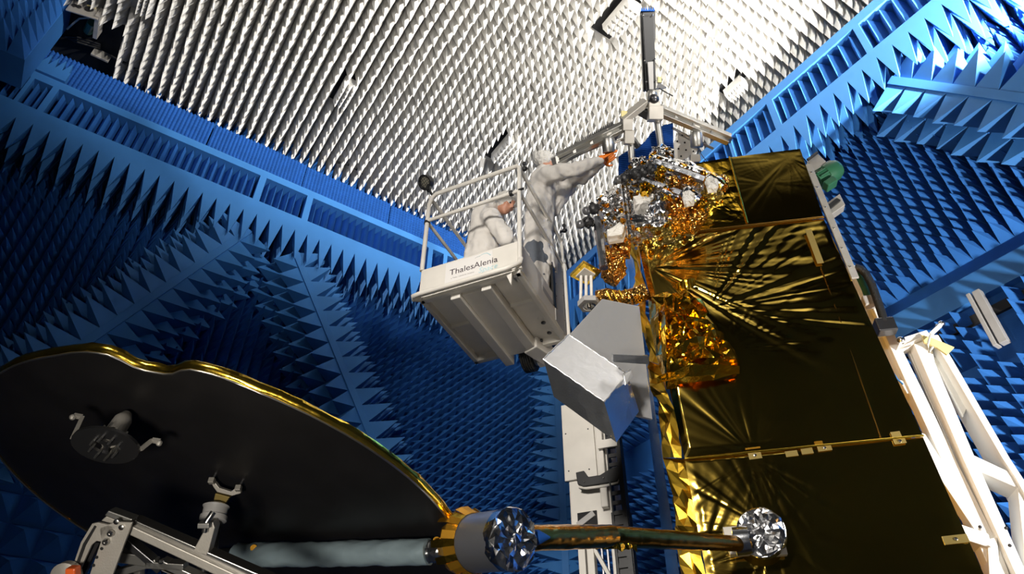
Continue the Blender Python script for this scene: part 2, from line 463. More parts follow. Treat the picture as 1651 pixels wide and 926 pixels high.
# absorber ridges: a nose bar with pyramids on both flanks
def ridge(name, label, p0, p1, n, half, dep, L, pitch, rowsL, rowsR, seedflip=1):
    """p0->p1 nose line, n = outward normal of the wall"""
    d = (p1 - p0); ln = d.length; d = d.normalized(); s = d.cross(n).normalized()
    t = bpy.data.objects.new(name, None); COL.objects.link(t); t.location = p0 - n * dep; struct(t)
    nw = .045
    mb = MB()
    b0, b1 = p0 - n * dep, p1 - n * dep
    mb.prism([p0 - s * nw, p0 + s * nw, b0 + s * half, b0 - s * half], d * ln)
    mb.build('wedge_core', 'blue_panel', t)
    MB().box((p0 + p1) / 2 + n * .012, d * ln / 2, s * nw * 1.1, n * .012).build('nose_bar', 'blue_panel', t)
    for sg, rows, nm in ((-1, rowsL, 'pyramid_flank'), (1, rowsR, 'pyramid_flank')):
        e = (b0 + s * sg * half) - (p0 + s * sg * nw); el = e.length; e = e.normalized()
        fn = d.cross(e).normalized()
        if fn.dot(n) < 0: fn = -fn
        mb = MB(); k = int(ln / pitch)
        for i in range(k):
            for r in range(rows):
                w = el / rows
                c = p0 + s * sg * nw + e * (w * (r + .5)) + d * ((i + .5) * pitch)
                mb.pyr(c, d * pitch / 2, e * w / 2, c + fn * (L * random.uniform(.93, 1.05)) + jit(.02), .0)
        mb.build(nm, 'blue_panel', t)
    return t
RO = CL + .12
def rl(x, y): a, h = onL(x, y, RO); return RM(a, RO, h)
def rr(x, y): b, h = onR(x, y, CR + .2); return RM(CR + .2, b, h)
ridge('trim_3', 'blue spiked ridge on the left wall running down-left to behind the dish rim', rl(402, 372), rl(402, 372) + (rl(150, 545) - rl(402, 372)).normalized() * 4.6, -B, .46, .62, .38, .25, 3, 3)
ridge('trim_4', 'blue spiked ridge on the left wall running down-right towards the dish rim', rl(476, 408), rl(476, 408) + (rl(600, 710) - rl(476, 408)).normalized() * 5.2, -B, .46, .62, .38, .25, 3, 3)
ridge('trim_5', 'blue spiked ridge on the right wall leaving the photo at upper right', rr(1436, 130), rr(1436, 130) + (rr(1651, 160) - rr(1436, 130)).normalized() * 4.4, -A, .46, .50, .36, .27, 2, 2)
ridge('trim_6', 'upright blue spiked corner ridge behind the lift mast', RM(CR + SB - .42, CL + SB - .42, 6.9), RM(CR + SB - .42, CL + SB - .42, -1.5), (-A - B).normalized(), .5, .5, .46, .2, 2, 2)

# hanging absorber block at the top-left corner and the small ribbed block under it
pa, pb = onL(20, 66)
t = thing('hanging_absorber', 'blue spiked absorber block hanging in the top-left corner of the photo', 'absorber block', RM(-3.6, CL - .5, 7.95))
# smooth side faces the far corner, spikes point into the room
P0 = CL - .60
s0, hb0 = onL(40, 97, P0)
ht = 9.0 - .02
mb = MB(); mb.box(RM(s0 - .75, P0 + .25, (hb0 + ht) / 2), A * .75, B * .25, Z * (ht - hb0) / 2); mb.build('block_body', 'blue_panel', t)
mb = MB()
for i in range(8):
    for k in range(int((ht - hb0) / .19)):
        c = RM(s0 - .10 - i * .19, P0, hb0 + .095 + k * .19)
        mb.pyr(c, A * .095, Z * .095, c - B * .42 - A * .02 + jit(.012))
mb.build('spikes', 'blue', t)
q = onL(70, 96, CL - .05)
mb = MB(); mb.box(RM(q[0] - .18, CL + .02, q[1] - .12), A * .52, B * .06, Z * .09)
for i in range(12):
    c = RM(q[0] - .66 + i * .086, CL + .02, q[1] - .03)
    mb.prism([c - A * .04 - B * .06, c + A * .04 - B * .06, c - B * .06 + Z * .2 + A * .02], B * .12)
o = mb.build('ribbed_strip', 'blue_panel'); recenter(o)
tag(o, 'short blue ribbed absorber strip lying on the left ledge below the hanging block', 'absorber strip')

# equipment in the ceiling opening top-left
ea, eb = EQ
t = thing('ceiling_equipment', 'grey socket panel with cables inside the dark ceiling opening at top left', 'equipment', RM(ea, eb, H - .5))
mb = MB(); mb.box(RM(ea - .1, eb + .25, H - .03), A * .52, B * .55, Z * .02); mb.build('dark_opening', 'dark', t)
def EP(x, y, h): a, b = hit_ceiling(x, y, h); return RM(a, b, h)
mb = MB(); p, q_ = EP(112, 8, H - .30), EP(163, 24, H - .30); mb.bar(p, q_, .02, .26); mb.build('socket_panel', 'alu_mat', t, bevel=.004)
mb = MB()
dpq = (q_ - p).normalized(); nn = dpq.cross(Z).normalized()
if nn.dot(CAM - p) < 0: nn = -nn
for f_ in (.15, .3): mb.lathe(p + dpq * (q_ - p).length * f_ + nn * .012, nn, [(.03, 0), (.03, .012), (.018, .014)], 16)
mb.lathe(p + dpq * (q_ - p).length * .6 + nn * .012 + Z * .02, nn, [(.055, 0), (.055, .012)], 20)
mb.build('socket', 'black', t)
mb = MB(); mb.box(p + dpq * (q_ - p).length * .62 + nn * .015 + Z * .09, dpq * .05, nn * .003, Z * .014); mb.build('yellow_sticker', 'yellow', t)
mb = MB(); mb.bar(EP(161, 20, H - .3), EP(157, 56, H - .3), .05, .2); mb.build('post', 'alu_mat', t)
mb = MB(); mb.tube([EP(108, 47, H - .2), EP(118, 38, H - .22), EP(128, 30, H - .2), EP(140, 29, H - .2), EP(150, 31, H - .2)], .012, 8); mb.build('cable', 'cable_white', t)
mb = MB(); mb.cyl(EP(142, 50, H - .1), EP(149, 36, H - .25), .06, 14); mb.build('motor', 'green', t)
mb = MB()
for k in range(3): mb.tube([EP(105 + 5 * k, 58 + 3 * k, H - .1), EP(125, 60 + 4 * k, H - .16), EP(145, 66 + 4 * k, H - .12), EP(162, 72 + 3 * k, H - .1)], .014, 8)
mb.build('black_cable', 'black', t)
o = MB().bar(RM(onL(150, 80)[0], CL + .03, onL(150, 80)[1]), RM(onL(178, 93)[0], CL + .03, onL(178, 93)[1]), .03, .16).build('cover_plate', 'alu_mat', bevel=.003); recenter(o)
tag(o, 'small grey metal plate at top of the leftmost egg-crate panel', 'plate')
def topcable(p, lbl):
    mb = MB(); mb.tube([RM(onL(x, y)[0], CL - .03, onL(x, y)[1]) for x, y in p], .022, 8)
    o = mb.build('black_cable', 'black', smooth=60); recenter(o); tag(o, lbl, 'cable')
topcable([(178, 92), (192, 100), (208, 108), (224, 118), (232, 121)], 'black cable running off the small grey plate along the foam top')
topcable([(544, 264), (556, 266), (568, 270), (578, 278), (584, 282)], 'short black cable lying over the egg-crate panel left of the work lamp')

# loose ceiling absorber blocks below their dark hatches
hl = ['silvery absorber block below a dark ceiling hatch, left of the upright antenna strip', 'narrow silvery absorber block under the ceiling hatch in the left half of the ceiling',
      'silvery absorber block below a ceiling hatch, just above the lift guard rail', 'pale absorber block below the ceiling hatch beside the right ledge', 'narrow grey absorber block at the top-left of the ceiling near the equipment']
for (ha, hb), lb, k_ in zip(hat, hl, HS):
    t = thing('absorber_block', lb, 'absorber block', RM(ha, hb, H - .3), 'loose ceiling absorber blocks')
    MB().box(RM(ha, hb, H - .012), A * .165 * k_, B * .36 * k_, Z * .011).build('dark_hatch', 'dark', t)
    mb = MB(); mb.box(RM(ha + .01, hb - .06 * k_, H - .19), A * .125 * k_, B * .26 * k_, Z * .07)
    for i in range(3):
        for k in range(6):
            c = RM(ha + .01 + (i - 1) * .083 * k_, hb + (-.06 + (k - 2.5) * .086) * k_, H - .26)
            mb.pyr(c, A * .04 * k_, B * .042 * k_, c - Z * .14 + jit(.006))
    mb.build('foam_block', 'white_foam', t)
# ================================================================== the aerial lift with its basket
YB = math.radians(24)
BU = V((math.cos(YB), -math.sin(YB), 0)); BV = V((math.sin(YB), math.cos(YB), 0))
BO = CAM + V((-.803, 4.665, 3.648)); BW, BD = .95, 1.10
def BK(u, v, z): return BO + BU * u + BV * v + Z * z
def BP(x, y, v): return PL(x, y, BK(0, v, 0), BV)
def bloc(p): d = p - BO; return d.dot(BU), d.dot(BV), d.z
lift = thing('aerial_lift', 'white mast lift with a railed basket carrying two workers beside the gold satellite', 'lift', BK(.5, 1.6, -3.648 - 1.6))
R_ = .021
# floor pan seen from below
mb = MB()
mb.box(BK(BW / 2, BD / 2, .075), BU * (BW / 2 - .01), BV * (BD / 2), Z * .008)
for u in (.025, BW - .025): mb.box(BK(u, BD / 2, .045), BU * .022, BV * BD / 2, Z * .045)
mb.box(BK(BW / 2, .03, .04), BU * BW / 2, BV * .025, Z * .04); mb.box(BK(BW / 2, BD - .025, .045), BU * BW / 2, BV * .025, Z * .045)
mb.box(BK(.17, .52, .055), BU * .14, BV * .012, Z * .02); mb.box(BK(.80, .45, .055), BU * .14, BV * .012, Z * .02)
mb.build('floor_pan', 'white_paint', lift, bevel=.006)
mb = MB()
for u in (.335, .625):
    mb.box(BK(u, BD / 2 + .06, .0), BU * .045, BV * (BD / 2 + .02), Z * .05)
mb.box(BK(.48, BD / 2 + .03, .015), BU * .12, BV * (BD / 2 - .05), Z * .02)
mb.build('floor_channel', 'white_paint', lift, bevel=.006)
mb = MB()
for q in ((991, 649), (1019, 697)):
    x, y = 540 + q[0] / 2.948, 300 + q[1] / 2.948
    p = PL(x, y, BK(0, 0, .062), Z); MB().lathe(p, -Z, [(.022, 0), (.022, .008), (.012, .012)], 16).build('bolt', 'dark_steel', lift, smooth=40)
for q in ((980, 735), (833, 770)):
    x, y = 540 + q[0] / 2.948, 300 + q[1] / 2.948
    p = PL(x, y, BK(0, 0, .04), Z); MB().ball(p, .018, 10, 6).build('bolt', 'dark_steel', lift, smooth=40)
# front plate and bumper
fp = MB().box(BK(BW / 2, .0, .195), BU * (BW / 2 - .005), BV * .006, Z * .15).build('front_panel', 'white_paint', lift, bevel=.004)
mb = MB()
mb.tube([BK(.03, .0, .005), BK(-.03, -.04, .0), BK(-.01, -.075, .0), BK(.06, -.085, .0), BK(BW - .09, -.085, .0), BK(BW - .03, -.075, .02), BK(BW + .01, -.03, .07), BK(BW + .01, .0, .14)], R_ * 1.05, 12)
mb.tube([BK(.0, -.035, .02), BK(BW - .06, -.035, .02)], .012, 8)
mb.build('bumper_tube', 'white_paint', lift, smooth=60)
mb = MB(); mb.prism([BK(BW - .115, -.03, -.0), BK(BW - .06, -.03, .0), BK(BW - .07, -.02, -.13)], BV * .02); mb.build('gusset', 'white_paint', lift)
# rails
ztop, zmid = 1.31, .955
mb = MB(); mb.tube([BK(.0, 0, .34), BK(.0, .0, .9), BK(.0, .0, 1.18), BK(.025, .0, 1.27), BK(.07, 0, ztop), BK(BW - .01, 0, ztop), BK(BW, 0.01, ztop - .03), BK(BW, 0, .9), BK(BW, 0, .03)], R_, 12)
mb.build('front_guard_rail', 'white_paint', lift, smooth=60)
mb = MB(); mb.tube([BK(.0, -.01, zmid), BK(BW, -.01, zmid)], R_ * .85, 12); mb.build('mid_rail', 'white_paint', lift, smooth=60)
for u in (0.0, BW):
    mb = MB(); mb.tube([BK(u, 0, ztop - .02), BK(u, BD, ztop - .02), BK(u, BD + .02, ztop - .05), BK(u, BD + .02, .05)], R_ * .9, 12); mb.build('side_rail', 'white_paint', lift, smooth=60)
    mb = MB(); mb.tube([BK(u, 0, zmid), BK(u, BD, zmid)], R_ * .8, 12); mb.build('mid_rail', 'white_paint', lift, smooth=60)
mb = MB(); mb.tube([BK(0, BD + .02, ztop - .03), BK(.42, BD + .02, ztop - .03)], R_ * .8, 12); mb.build('rear_rail', 'white_paint', lift, smooth=60)
# side plates
mb = MB(); mb.box(BK(BW, BD * .46, .19), BU * .005, BV * BD * .46, Z * .15); mb.build('side_panel', 'white_paint', lift, bevel=.003)
mb = MB(); mb.box(BK(0, BD * .5, .19), BU * .005, BV * BD * .5, Z * .15); mb.build('side_panel', 'white_paint', lift, bevel=.003)
g0 = bloc(PL(897, 470, BK(BW, 0, 0), BU)); 
mb = MB(); mb.box(BK(BW + .004, .93, .47), BU * .006, BV * .13, Z * .42); gp = mb.build('gate_panel', 'grey_paint', lift, bevel=.004)
mb = MB()
for k in range(5):
    for v in (.835, 1.03): MB().ball(BK(BW + .012, v, .2 + .15 * k), .006, 8, 6).build('rivet', 'steel', gp)
mb = MB(); mb.box(BK(BW + .006, .78, .45), BU * .01, BV * .028, Z * .26); mb.build('black_seal', 'black', lift)
mb = MB(); mb.tube([BK(BW + .02, 1.1, .95), BK(BW + .02, 1.1, .02), BK(BW + .02, 1.12, -.12)], .018, 10); mb.build('gate_post', 'white_paint', lift, smooth=60)
mb = MB()   # grey lettering scrawl plate on the side is illegible in the photo: a faint grey strip
mb.box(BK(BW + .0065, .62, .2), BU * .0005, BV * .13, Z * .03); mb.build('faded_sticker', 'grey_paint', lift)
# cable ties and rail clamps
mb = MB(); mb.lathe(BK(0, 0, zmid - .015), Z, [(.024, -.012), (.03, -.012), (.03, .012), (.024, .012)], 14).build('cable_tie', 'black', lift, smooth=40); mb = MB(); mb.lathe(BK(BW - .07, -.01, zmid), BU, [(.02, -.02), (.027, -.02), (.027, .012), (.02, .012)], 14); mb.bar(BK(BW - .06, -.02, zmid), BK(BW + .05, -.01, zmid + .01), .016, .016)
mb.build('cable_tie', 'black', lift, smooth=40)
def clamp(c):
    mb = MB(); mb.ball(c, .026, 12, 8); mb.cyl(c + Z * .01, c + Z * .065, .013, 10); mb.ball(c + Z * .075, .022, 10, 6); mb.bar(c - BU * .05, c + BU * .03, .018, .02)
    mb.build('rail_clamp', 'black', lift, smooth=40)
clamp(BK(BW + .035, .05, ztop - .01)); clamp(BP(910, 372, 1.08))
# orange and yellow bits behind the front plate edge
mb = MB(); mb.box(BK(.86, .05, .352), BU * .035, BV * .02, Z * .012); mb.build('orange_latch', 'orange', lift, bevel=.004)
# sign
sg = MB().box(BK(.475, -.0075, .205), BU * .225, BV * .001, Z * .12).build('sign', 'sign_white', fp)
def text(body, size, u, z, m, shear=0.0, name='lettering', thin=0):
    c = bpy.data.curves.new('t', 'FONT'); c.body = body; c.size = size; c.shear = shear; c.extrude = .0004; c.resolution_u = 3
    c.offset = thin
    o = bpy.data.objects.new('t', c); COL.objects.link(o); bpy.context.view_layer.update()
    me = bpy.data.meshes.new_from_object(o.evaluated_get(bpy.context.evaluated_depsgraph_get()))
    bpy.data.objects.remove(o)
    w = max(v.co.x for v in me.vertices)
    off = parent_loc(fp)
    for v in me.vertices:
        v.co = BK(u + v.co.x, -.0095 - v.co.z, z + v.co.y) - off
    me.materials.clear(); me.materials.append(M[m]); me.name = name
    o = bpy.data.objects.new(name, me); COL.objects.link(o); o.parent = fp
    return w
w = text('Thales', .090, .292, .180, 'ink')
w2 = text('Alenia', .090, .292 + w + .002, .180, 'ink')
text('Space', .078, .292 + w + .045, .112, 'ink_blue', .25)
text('a Thales / Leonardo company', .0185, .310, .135, 'ink_grey')
mb = MB(); mb.tube([BK(.292 + w + .03 + .13 * t, -.0095, .292 + .022 * math.sin(t * 3.0) - .02 * max(0, t - .75) * 4) for t in [k / 12 for k in range(13)]], [.0006 + .0035 * (k / 12) for k in range(13)], 6); mb.build('logo_swoosh', 'ink_blue', fp)
mb = MB(); mb.tube([BK(.292 + w + .01 + .05 * t, -.0095, .29 + .012 * math.sin(t * 2.6)) for t in [k / 6 for k in range(7)]], .0012, 6); mb.build('logo_swoosh', 'ink_grey', fp)
# roller with the black hose loop and mast
rc = BP(854, 578, 1.28)
mb = MB()
for k in range(5):
    mb.lathe(rc + BU * (-.05 + .022 * k), BU, [(.105, -.012), (.135, -.010), (.14, 0), (.135, .010), (.105, .012)], 28)
mb.build('hose_roller', 'rubber', lift, smooth=50)
mb = MB(); mb.lathe(rc + BU * .07, BU, [(.09, -.01), (.09, .015), (.05, .03), (.03, .05)], 24); mb.build('roller_hub', 'alu', lift, smooth=40)
mb = MB(); mb.box(rc + BU * .14 - Z * .02, BU * .05, BV * .04, Z * .09); mb.box(rc + BU * .10 + Z * .14, BU * .12, BV * .05, Z * .05); mb.build('roller_bracket', 'white_paint', lift, bevel=.006)
# ---- mast (behind the basket)
VM = 1.5
def MP(x, y, dv=0.0): return BP(x, y, VM + dv)
def mloc(x, y): b = bloc(MP(x, y)); return b[0], b[2]
u0, zt = mloc(905, 600); u1 = mloc(962, 770)[0]
ur = mloc(966, 760)[0]; ur2 = mloc(986, 760)[0]; ue0 = mloc(988, 800)[0]; ue1 = mloc(1012, 800)[0]
zc = lambda y: mloc(940, y)[1]
floorz = -3.648 - 1.6
zs = zc(862)
mb = MB()
mb.box(BK((u0 + ur2) / 2, VM + .13, (zt + zs) / 2), BU * ((ur2 - u0) / 2), BV * .09, Z * ((zt - zs) / 2))
mb.build('mast_section', 'white_paint', lift, bevel=.012)
mb = MB(); a, z1 = mloc(907, 665); b_, z2 = mloc(952, 768)
mb.box(BK((a + b_) / 2 + .02, VM + .025, (z1 + z2) / 2 + .04), BU * .15, BV * .012, Z * ((z1 - z2) / 2 + .04)); cp = mb.build('cover_plate', 'grey_paint', lift, bevel=.005); cp.data.materials[0] = M['white_paint']
mb = MB()
for x, y in ((912, 700), (948, 692), (917, 760), (950, 757)): MB().ball(MP(x, y, .012), .007, 8, 6).build('screw', 'dark_steel', cp)
mb = MB(); mb.box(BK(ur + .03, VM + .0, (z1 + z2) / 2 - .1), BU * .03, BV * .03, Z * ((z1 - z2) / 2 + .2)); mb.build('mast_rail', 'white_paint', lift, bevel=.008)
# black C-shaped guide
mb = MB()
mb.prism([MP(x, y, -.05) for x, y in ((928, 762), (941, 759), (948, 769), (967, 766), (985, 755), (998, 751), (1000, 764), (995, 776), (940, 785), (931, 781))], BV * .05)
g = mb.build('black_guide', 'black', lift, bevel=.006)
mb = MB(); mb.tube([MP(x, y, -.03) for x, y in ((934, 786), (945, 788), (975, 784), (996, 779), (1001, 768), (1000, 750))], .012, 10); mb.build('guide_rim', 'white_paint', lift, smooth=60)
mb = MB()
for x, y in ((942, 777), (973, 771)): MB().ball(MP(x, y, -.055), .008, 8, 6).build('screw', 'steel', g)
mb = MB(); mb.bar(MP(964, 718, -.06), MP(995, 713, -.06), .02, .075); mb.build('cable_strap', 'white_paint', lift)
# energy chain
mb = MB(); n = 52
ztc = zc(690); zb = floorz + .2
uu = ue0 + .05
for k in range(n):
    zz = ztc - (ztc - zb) * k / n; hh = (ztc - zb) / n
    mb.box(BK(uu - .05, VM - .0, zz), BU * .006, BV * .05, Z * hh * .52); mb.box(BK(uu + .05, VM - .0, zz), BU * .02, BV * .05, Z * hh * .52)
    mb.box(BK(uu, VM - .03, zz), BU * .05, BV * .008, Z * hh * .2)
mb.build('cable_chain', 'black', lift)
zbx = zc(835)
mb = MB(); mb.box(BK(uu + .0, VM + .03, (zbx + zb) / 2), BU * .075, BV * .05, Z * (zbx - zb) / 2); mb.build('chain_channel', 'black', lift, bevel=.006)
# opening in the lower part of the section and lattice below
ow = MB().box(BK(mloc(945, 832)[0], VM + .035, zc(836)), BU * .085, BV * .01, Z * .06).build('mast_opening', 'dark', lift)
mb = MB(); mb.bar(MP(932, 848, .02), MP(958, 828, .02), .03, .05); mb.build('link_arm', 'grey_paint', lift, bevel=.004)
mb = MB()
for u in (u0 + .06, u0 + .135, ur2 - .06): MB().box(BK(u, VM + .13, (zs + floorz) / 2), BU * .03, BV * .04, Z * (zs - floorz) / 2).build('mast_upright', 'white_paint', lift, bevel=.006)
mb = MB(); hz = .42; k = 0; zz = zs
while zz - hz > floorz:
    p, q = (u0 + .12, ur2 - .08)
    mb.bar(BK(p, VM + .13, zz), BK(q, VM + .13, zz - hz), .03, .055, BV); mb.bar(BK(p, VM + .13, zz - hz), BK(q, VM + .13, zz - hz), .03, .05, BV)
    zz -= hz
mb.build('mast_brace', 'white_paint', lift, bevel=.004)
mb = MB()
for u in ((u0 + ur2) / 2, (u0 + ur2) / 2 + .05): MB().tube([BK(u, VM + .2, zs), BK(u, VM + .2, floorz + .2)], .012, 6).build('lift_chain', 'dark_steel', lift)
mb = MB(); mb.box(BK(.5, 1.7, floorz + .13), BU * .5, BV * .75, Z * .13); mb.build('base', 'white_paint', lift, bevel=.02)
mb = MB(); mb.bar(BK(.62, 1.0, .0), BK((u0 + ur2) / 2 - .1, VM + .1, zt + .02), .16, .12); mb.build('mast_carriage', 'white_paint', lift, bevel=.01)

# work lamp on the corner of the basket
lc = BP(687, 294, .0)
la = (DP(676, 300, 1) - DP(690, 294, 1)).normalized() * .55 - FW.normalized() * .75; la = (la).normalized()
wl_ = thing('work_lamp', 'round black work lamp with wire grille on the basket rail corner', 'lamp', lc - Z * .12)
mb = MB(); mb.lathe(lc, la, [(.03, -.075), (.06, -.055), (.075, -.02), (.078, .02), (.080, .03), (.070, .03), (.068, .015)], 28); mb.build('lamp_housing', 'black', wl_, smooth=40)
MB().lathe(lc, la, [(.068, .012), (.03, .02), (.0, .022)], 24, True).build('lamp_lens', 'grille_glass', wl_, smooth=60)
mb = MB(); a1 = la.orthogonal().normalized(); b1 = la.cross(a1)
for k in (-2, -1, 0, 1, 2):
    h = .026 * k; ln = math.sqrt(.07 ** 2 - h * h)
    mb.tube([lc + la * .032 + a1 * h - b1 * ln, lc + la * .032 + a1 * h + b1 * ln], .0028, 6); mb.tube([lc + la * .032 + b1 * h - a1 * ln, lc + la * .032 + b1 * h + a1 * ln], .0028, 6)
mb.build('wire_grille', 'black', wl_)
mb = MB(); mb.bar(lc - Z * .12 - la * .03 + BU * .02, BK(.04, 0, ztop - .03), .022, .022); mb.box(lc - Z * .095 - la * .03 + BU * .02, BU * .02, BV * .02, Z * .045); mb.build('lamp_bracket', 'black', wl_, bevel=.004)
# ================================================================== the two workers
def capsule_chain(mb, pts, rs, seg=14):
    for i in range(len(pts) - 1):
        p, q = V(pts[i]), V(pts[i + 1]); n = max(3, int((q - p).length / .02))
        for k in range(n + 1):
            t = k / n
            mb.ball(p.lerp(q, t), rs[i] * (1 - t) + rs[i + 1] * t, seg, 8)
def tube_chain(mb, pts, rs, seg=14):
    """smooth continuous limb with round ends"""
    P = [V(p) for p in pts]; out = []; ro = []
    for i in range(len(P) - 1):
        for k in range(6):
            t = k / 6; t2 = t * t; t3 = t2 * t
            p0 = P[max(i - 1, 0)]; p1 = P[i]; p2 = P[i + 1]; p3 = P[min(i + 2, len(P) - 1)]
            out.append(.5 * ((2 * p1) + (p2 - p0) * t + (2 * p0 - 5 * p1 + 4 * p2 - p3) * t2 + (3 * p1 - p0 - 3 * p2 + p3) * t3))
            ro.append(rs[i] * (1 - t) + rs[i + 1] * t)
    out.append(P[-1]); ro.append(rs[-1])
    mb.tube(out, ro, seg); mb.ball(P[0], rs[0], seg, 8); mb.ball(P[-1], rs[-1], seg, 8)
def loft(mb, secs, seg=28):
    """secs: (centre, half-width vector, half-depth vector)"""
    o = len(mb.v)
    for c, a, b in secs:
        for k in range(seg):
            w = 2 * math.pi * k / seg
            mb.v.append(V(c) + a * math.cos(w) + b * math.sin(w))
    n = len(secs)
    for i in range(n - 1):
        for k in range(seg):
            k2 = (k + 1) % seg
            mb.f.append((o + i * seg + k, o + i * seg + k2, o + (i + 1) * seg + k2, o + (i + 1) * seg + k))
    mb.f.append(tuple(o + k for k in range(seg))[::-1]); mb.f.append(tuple(o + (n - 1) * seg + k for k in range(seg)))
def head(mb, c, fwd, up, s=1.0):
    """head with brow, nose, lips, chin and ears; c = centre of skull"""
    sd = fwd.cross(up).normalized(); ax = (sd, fwd, up)
    mb.ball(c + up * .02 * s, .098 * s, 20, 14, (.80, 1.0, 1.02), ax)
    mb.ball(c - up * .055 * s + fwd * .025 * s, .075 * s, 18, 12, (.80, .85, .95), ax)
    mb.ball(c - up * .105 * s + fwd * .055 * s, .030 * s, 12, 8, (1.1, .9, .8), ax)
    mb.ball(c + up * .018 * s + fwd * .082 * s, .030 * s, 12, 8, (1.5, .55, .45), ax)
    mb.tube([c + fwd * .090 * s + up * .012 * s, c + fwd * .112 * s - up * .026 * s, c + fwd * .095 * s - up * .038 * s], [.010 * s, .016 * s, .011 * s], 10)
    mb.ball(c - up * .066 * s + fwd * .088 * s, .017 * s, 12, 8, (1.4, .6, .45), ax)
    for q in (-1, 1):
        mb.ball(c + sd * q * .082 * s - up * .01 * s - fwd * .012 * s, .028 * s, 10, 8, (.35, .7, 1.1), ax)
        mb.ball(c + sd * q * .040 * s - up * .022 * s + fwd * .062 * s, .026 * s, 10, 8, (1, .7, .9), ax)
def hand(mb, wrist, fdir, palm_n, s=1.0, curl=.25, spread=.12, thumb=1):
    """palm, four unequal bent fingers and a side thumb; fdir = finger direction, palm_n = palm facing"""
    f = fdir.normalized(); n = (palm_n - f * palm_n.dot(f)).normalized(); sd = f.cross(n).normalized() * thumb
    pc = wrist + f * .05 * s
    mb.ball(pc, .048 * s, 14, 10, (1.0, .88, .36), (f, sd, n))
    mb.ball(wrist + f * .028 * s, .036 * s, 12, 8, (1, .85, .55), (f, sd, n))
    for i, (o, L) in enumerate(((.032, .072), (.011, .080), (-.011, .075), (-.031, .058))):
        b = wrist + f * .085 * s + sd * o * s; d = (f + sd * o * spread * 30 * .35).normalized()
        p1 = b + (d + n * curl * .5).normalized() * L * .45 * s
        p2 = p1 + (d + n * curl * 1.3).normalized() * L * .32 * s
        p3 = p2 + (d + n * curl * 2.2).normalized() * L * .26 * s
        tube_chain(mb, [b - f * .02 * s, b, p1, p2, p3], [.0105 * s, .0105 * s, .0098 * s, .009 * s, .0078 * s], 10)
    b = wrist + f * .03 * s + sd * .034 * s
    p1 = b + (f * .6 + sd * .8 + n * .25).normalized() * .042 * s; p2 = p1 + (f * .85 + sd * .45 + n * .35).normalized() * .034 * s
    tube_chain(mb, [b - sd * .012 * s, b, p1, p2], [.013 * s, .0125 * s, .0115 * s, .009 * s], 10)
def eyes(par, c, fwd, up, s=1.0):
    sd = fwd.cross(up).normalized()
    for q in (-1, 1): MB().ball(c + sd * q * .034 * s - up * .004 * s + fwd * .084 * s, .0105 * s, 10, 8).build('eye', 'black', par)
FZ = .085                                               # basket floor
def wrinkle(amp, s, seed):
    def d(p, n): return p + n * (amp * (nz(p, s, seed) + .6 * nz(p, s * 2.3, seed + 5)) + amp * 1.3 * nz((p.x, p.y, p.z * .25), s * 1.9, seed + 9))
    return d

# ---- worker 1: bending over the front of the basket, facing right
v1 = .50
J = lambda x, y, v: BP(x, y, v)
hd1 = J(816, 329, v1 - .02)
p1 = thing('person', 'person in white coat and hair net bending over inside the basket, head bowed', 'person', BK(.43, v1, FZ))
fwd1 = (BU * .80 - Z * .52 - BV * .12).normalized(); up1 = (Z * .82 + BU * .52).normalized(); up1 = (up1 - fwd1 * up1.dot(fwd1)).normalized()
hip1 = BK(.36, v1, .86); ch1 = J(787, 350, v1); ne1 = J(799, 338, v1)
mb = MB()
loft(mb, [(hip1 - Z * .12, BV * .15, BU * .10), (hip1, BV * .15, BU * .105), ((hip1 + ch1) / 2, BV * .14, BU * .10), (ch1, BV * .17, BU * .10), (ne1, BV * .08, BU * .07)])
tube_chain(mb, [ch1, ne1, hd1 - up1 * .06], [.09, .062, .055])
head(mb, hd1, fwd1, up1)
for q in (-1, 1):
    kn = BK(.43, v1 + q * .10, .50); an = BK(.36, v1 + q * .11, FZ + .09)
    tube_chain(mb, [hip1 + BV * q * .09, kn, an], [.085, .06, .042]); tube_chain(mb, [an - Z * .04, an + BU * .17 - Z * .055], [.04, .032])
sh1a = J(793, 352, v1 - .19); el1 = J(815, 384, v1 - .20); wr1 = J(820, 394, v1 - .08)
sh1b = sh1a + BV * .37; el1b = el1 + BV * .34 + BU * .04; wr1b = wr1 + BV * .16
for s_, e_, w_ in ((sh1a, el1, wr1), (sh1b, el1b, wr1b)): tube_chain(mb, [ch1, s_, e_, w_], [.06, .045, .036, .026])
body1 = remesh(mb, .010, 4, p1, 'body', 'skin')
eyes(body1, hd1, fwd1, up1)
mb = MB()
hem1 = J(764, 432, v1)
loft(mb, [(BK(.36, v1, .30), BV * .23, BU * .235), (BK(.345, v1, .5), BV * .22, BU * .215), (hip1 - Z * .02, BV * .205, BU * .18), ((hip1 + ch1) / 2, BV * .195, BU * .155), (ch1 + Z * .01, BV * .21, BU * .13), (ne1.lerp(ch1, .25), BV * .15, BU * .105), (ne1, BV * .09, BU * .075)])
for s_, e_, w_ in ((sh1a, el1, wr1), (sh1b, el1b, wr1b)): tube_chain(mb, [ch1.lerp(s_, .5), s_, e_, w_], [.10, .092, .078, .048])
remesh(mb, .014, 5, p1, 'coat', 'coat', wrinkle(.016, 7, 1.0))
mb = MB(); sd_ = fwd1.cross(up1).normalized()
mb.ball(hd1 + up1 * .032 - fwd1 * .024, .122, 22, 16, (.88, 1.02, .93), (sd_, fwd1, up1)); tube_chain(mb, [hd1 - fwd1 * .07 - up1 * .03, ne1 - BU * .02], [.085, .085])
remesh(mb, .010, 3, p1, 'hair_net', 'cap', wrinkle(.007, 22, 3.0))
mb = MB(); hand(mb, wr1, (BU * .6 - Z * .6 + BV * .2), -BU * .3 - Z, 1.0, .6, thumb=-1); remesh(mb, .0055, 2, p1, 'glove', 'glove')
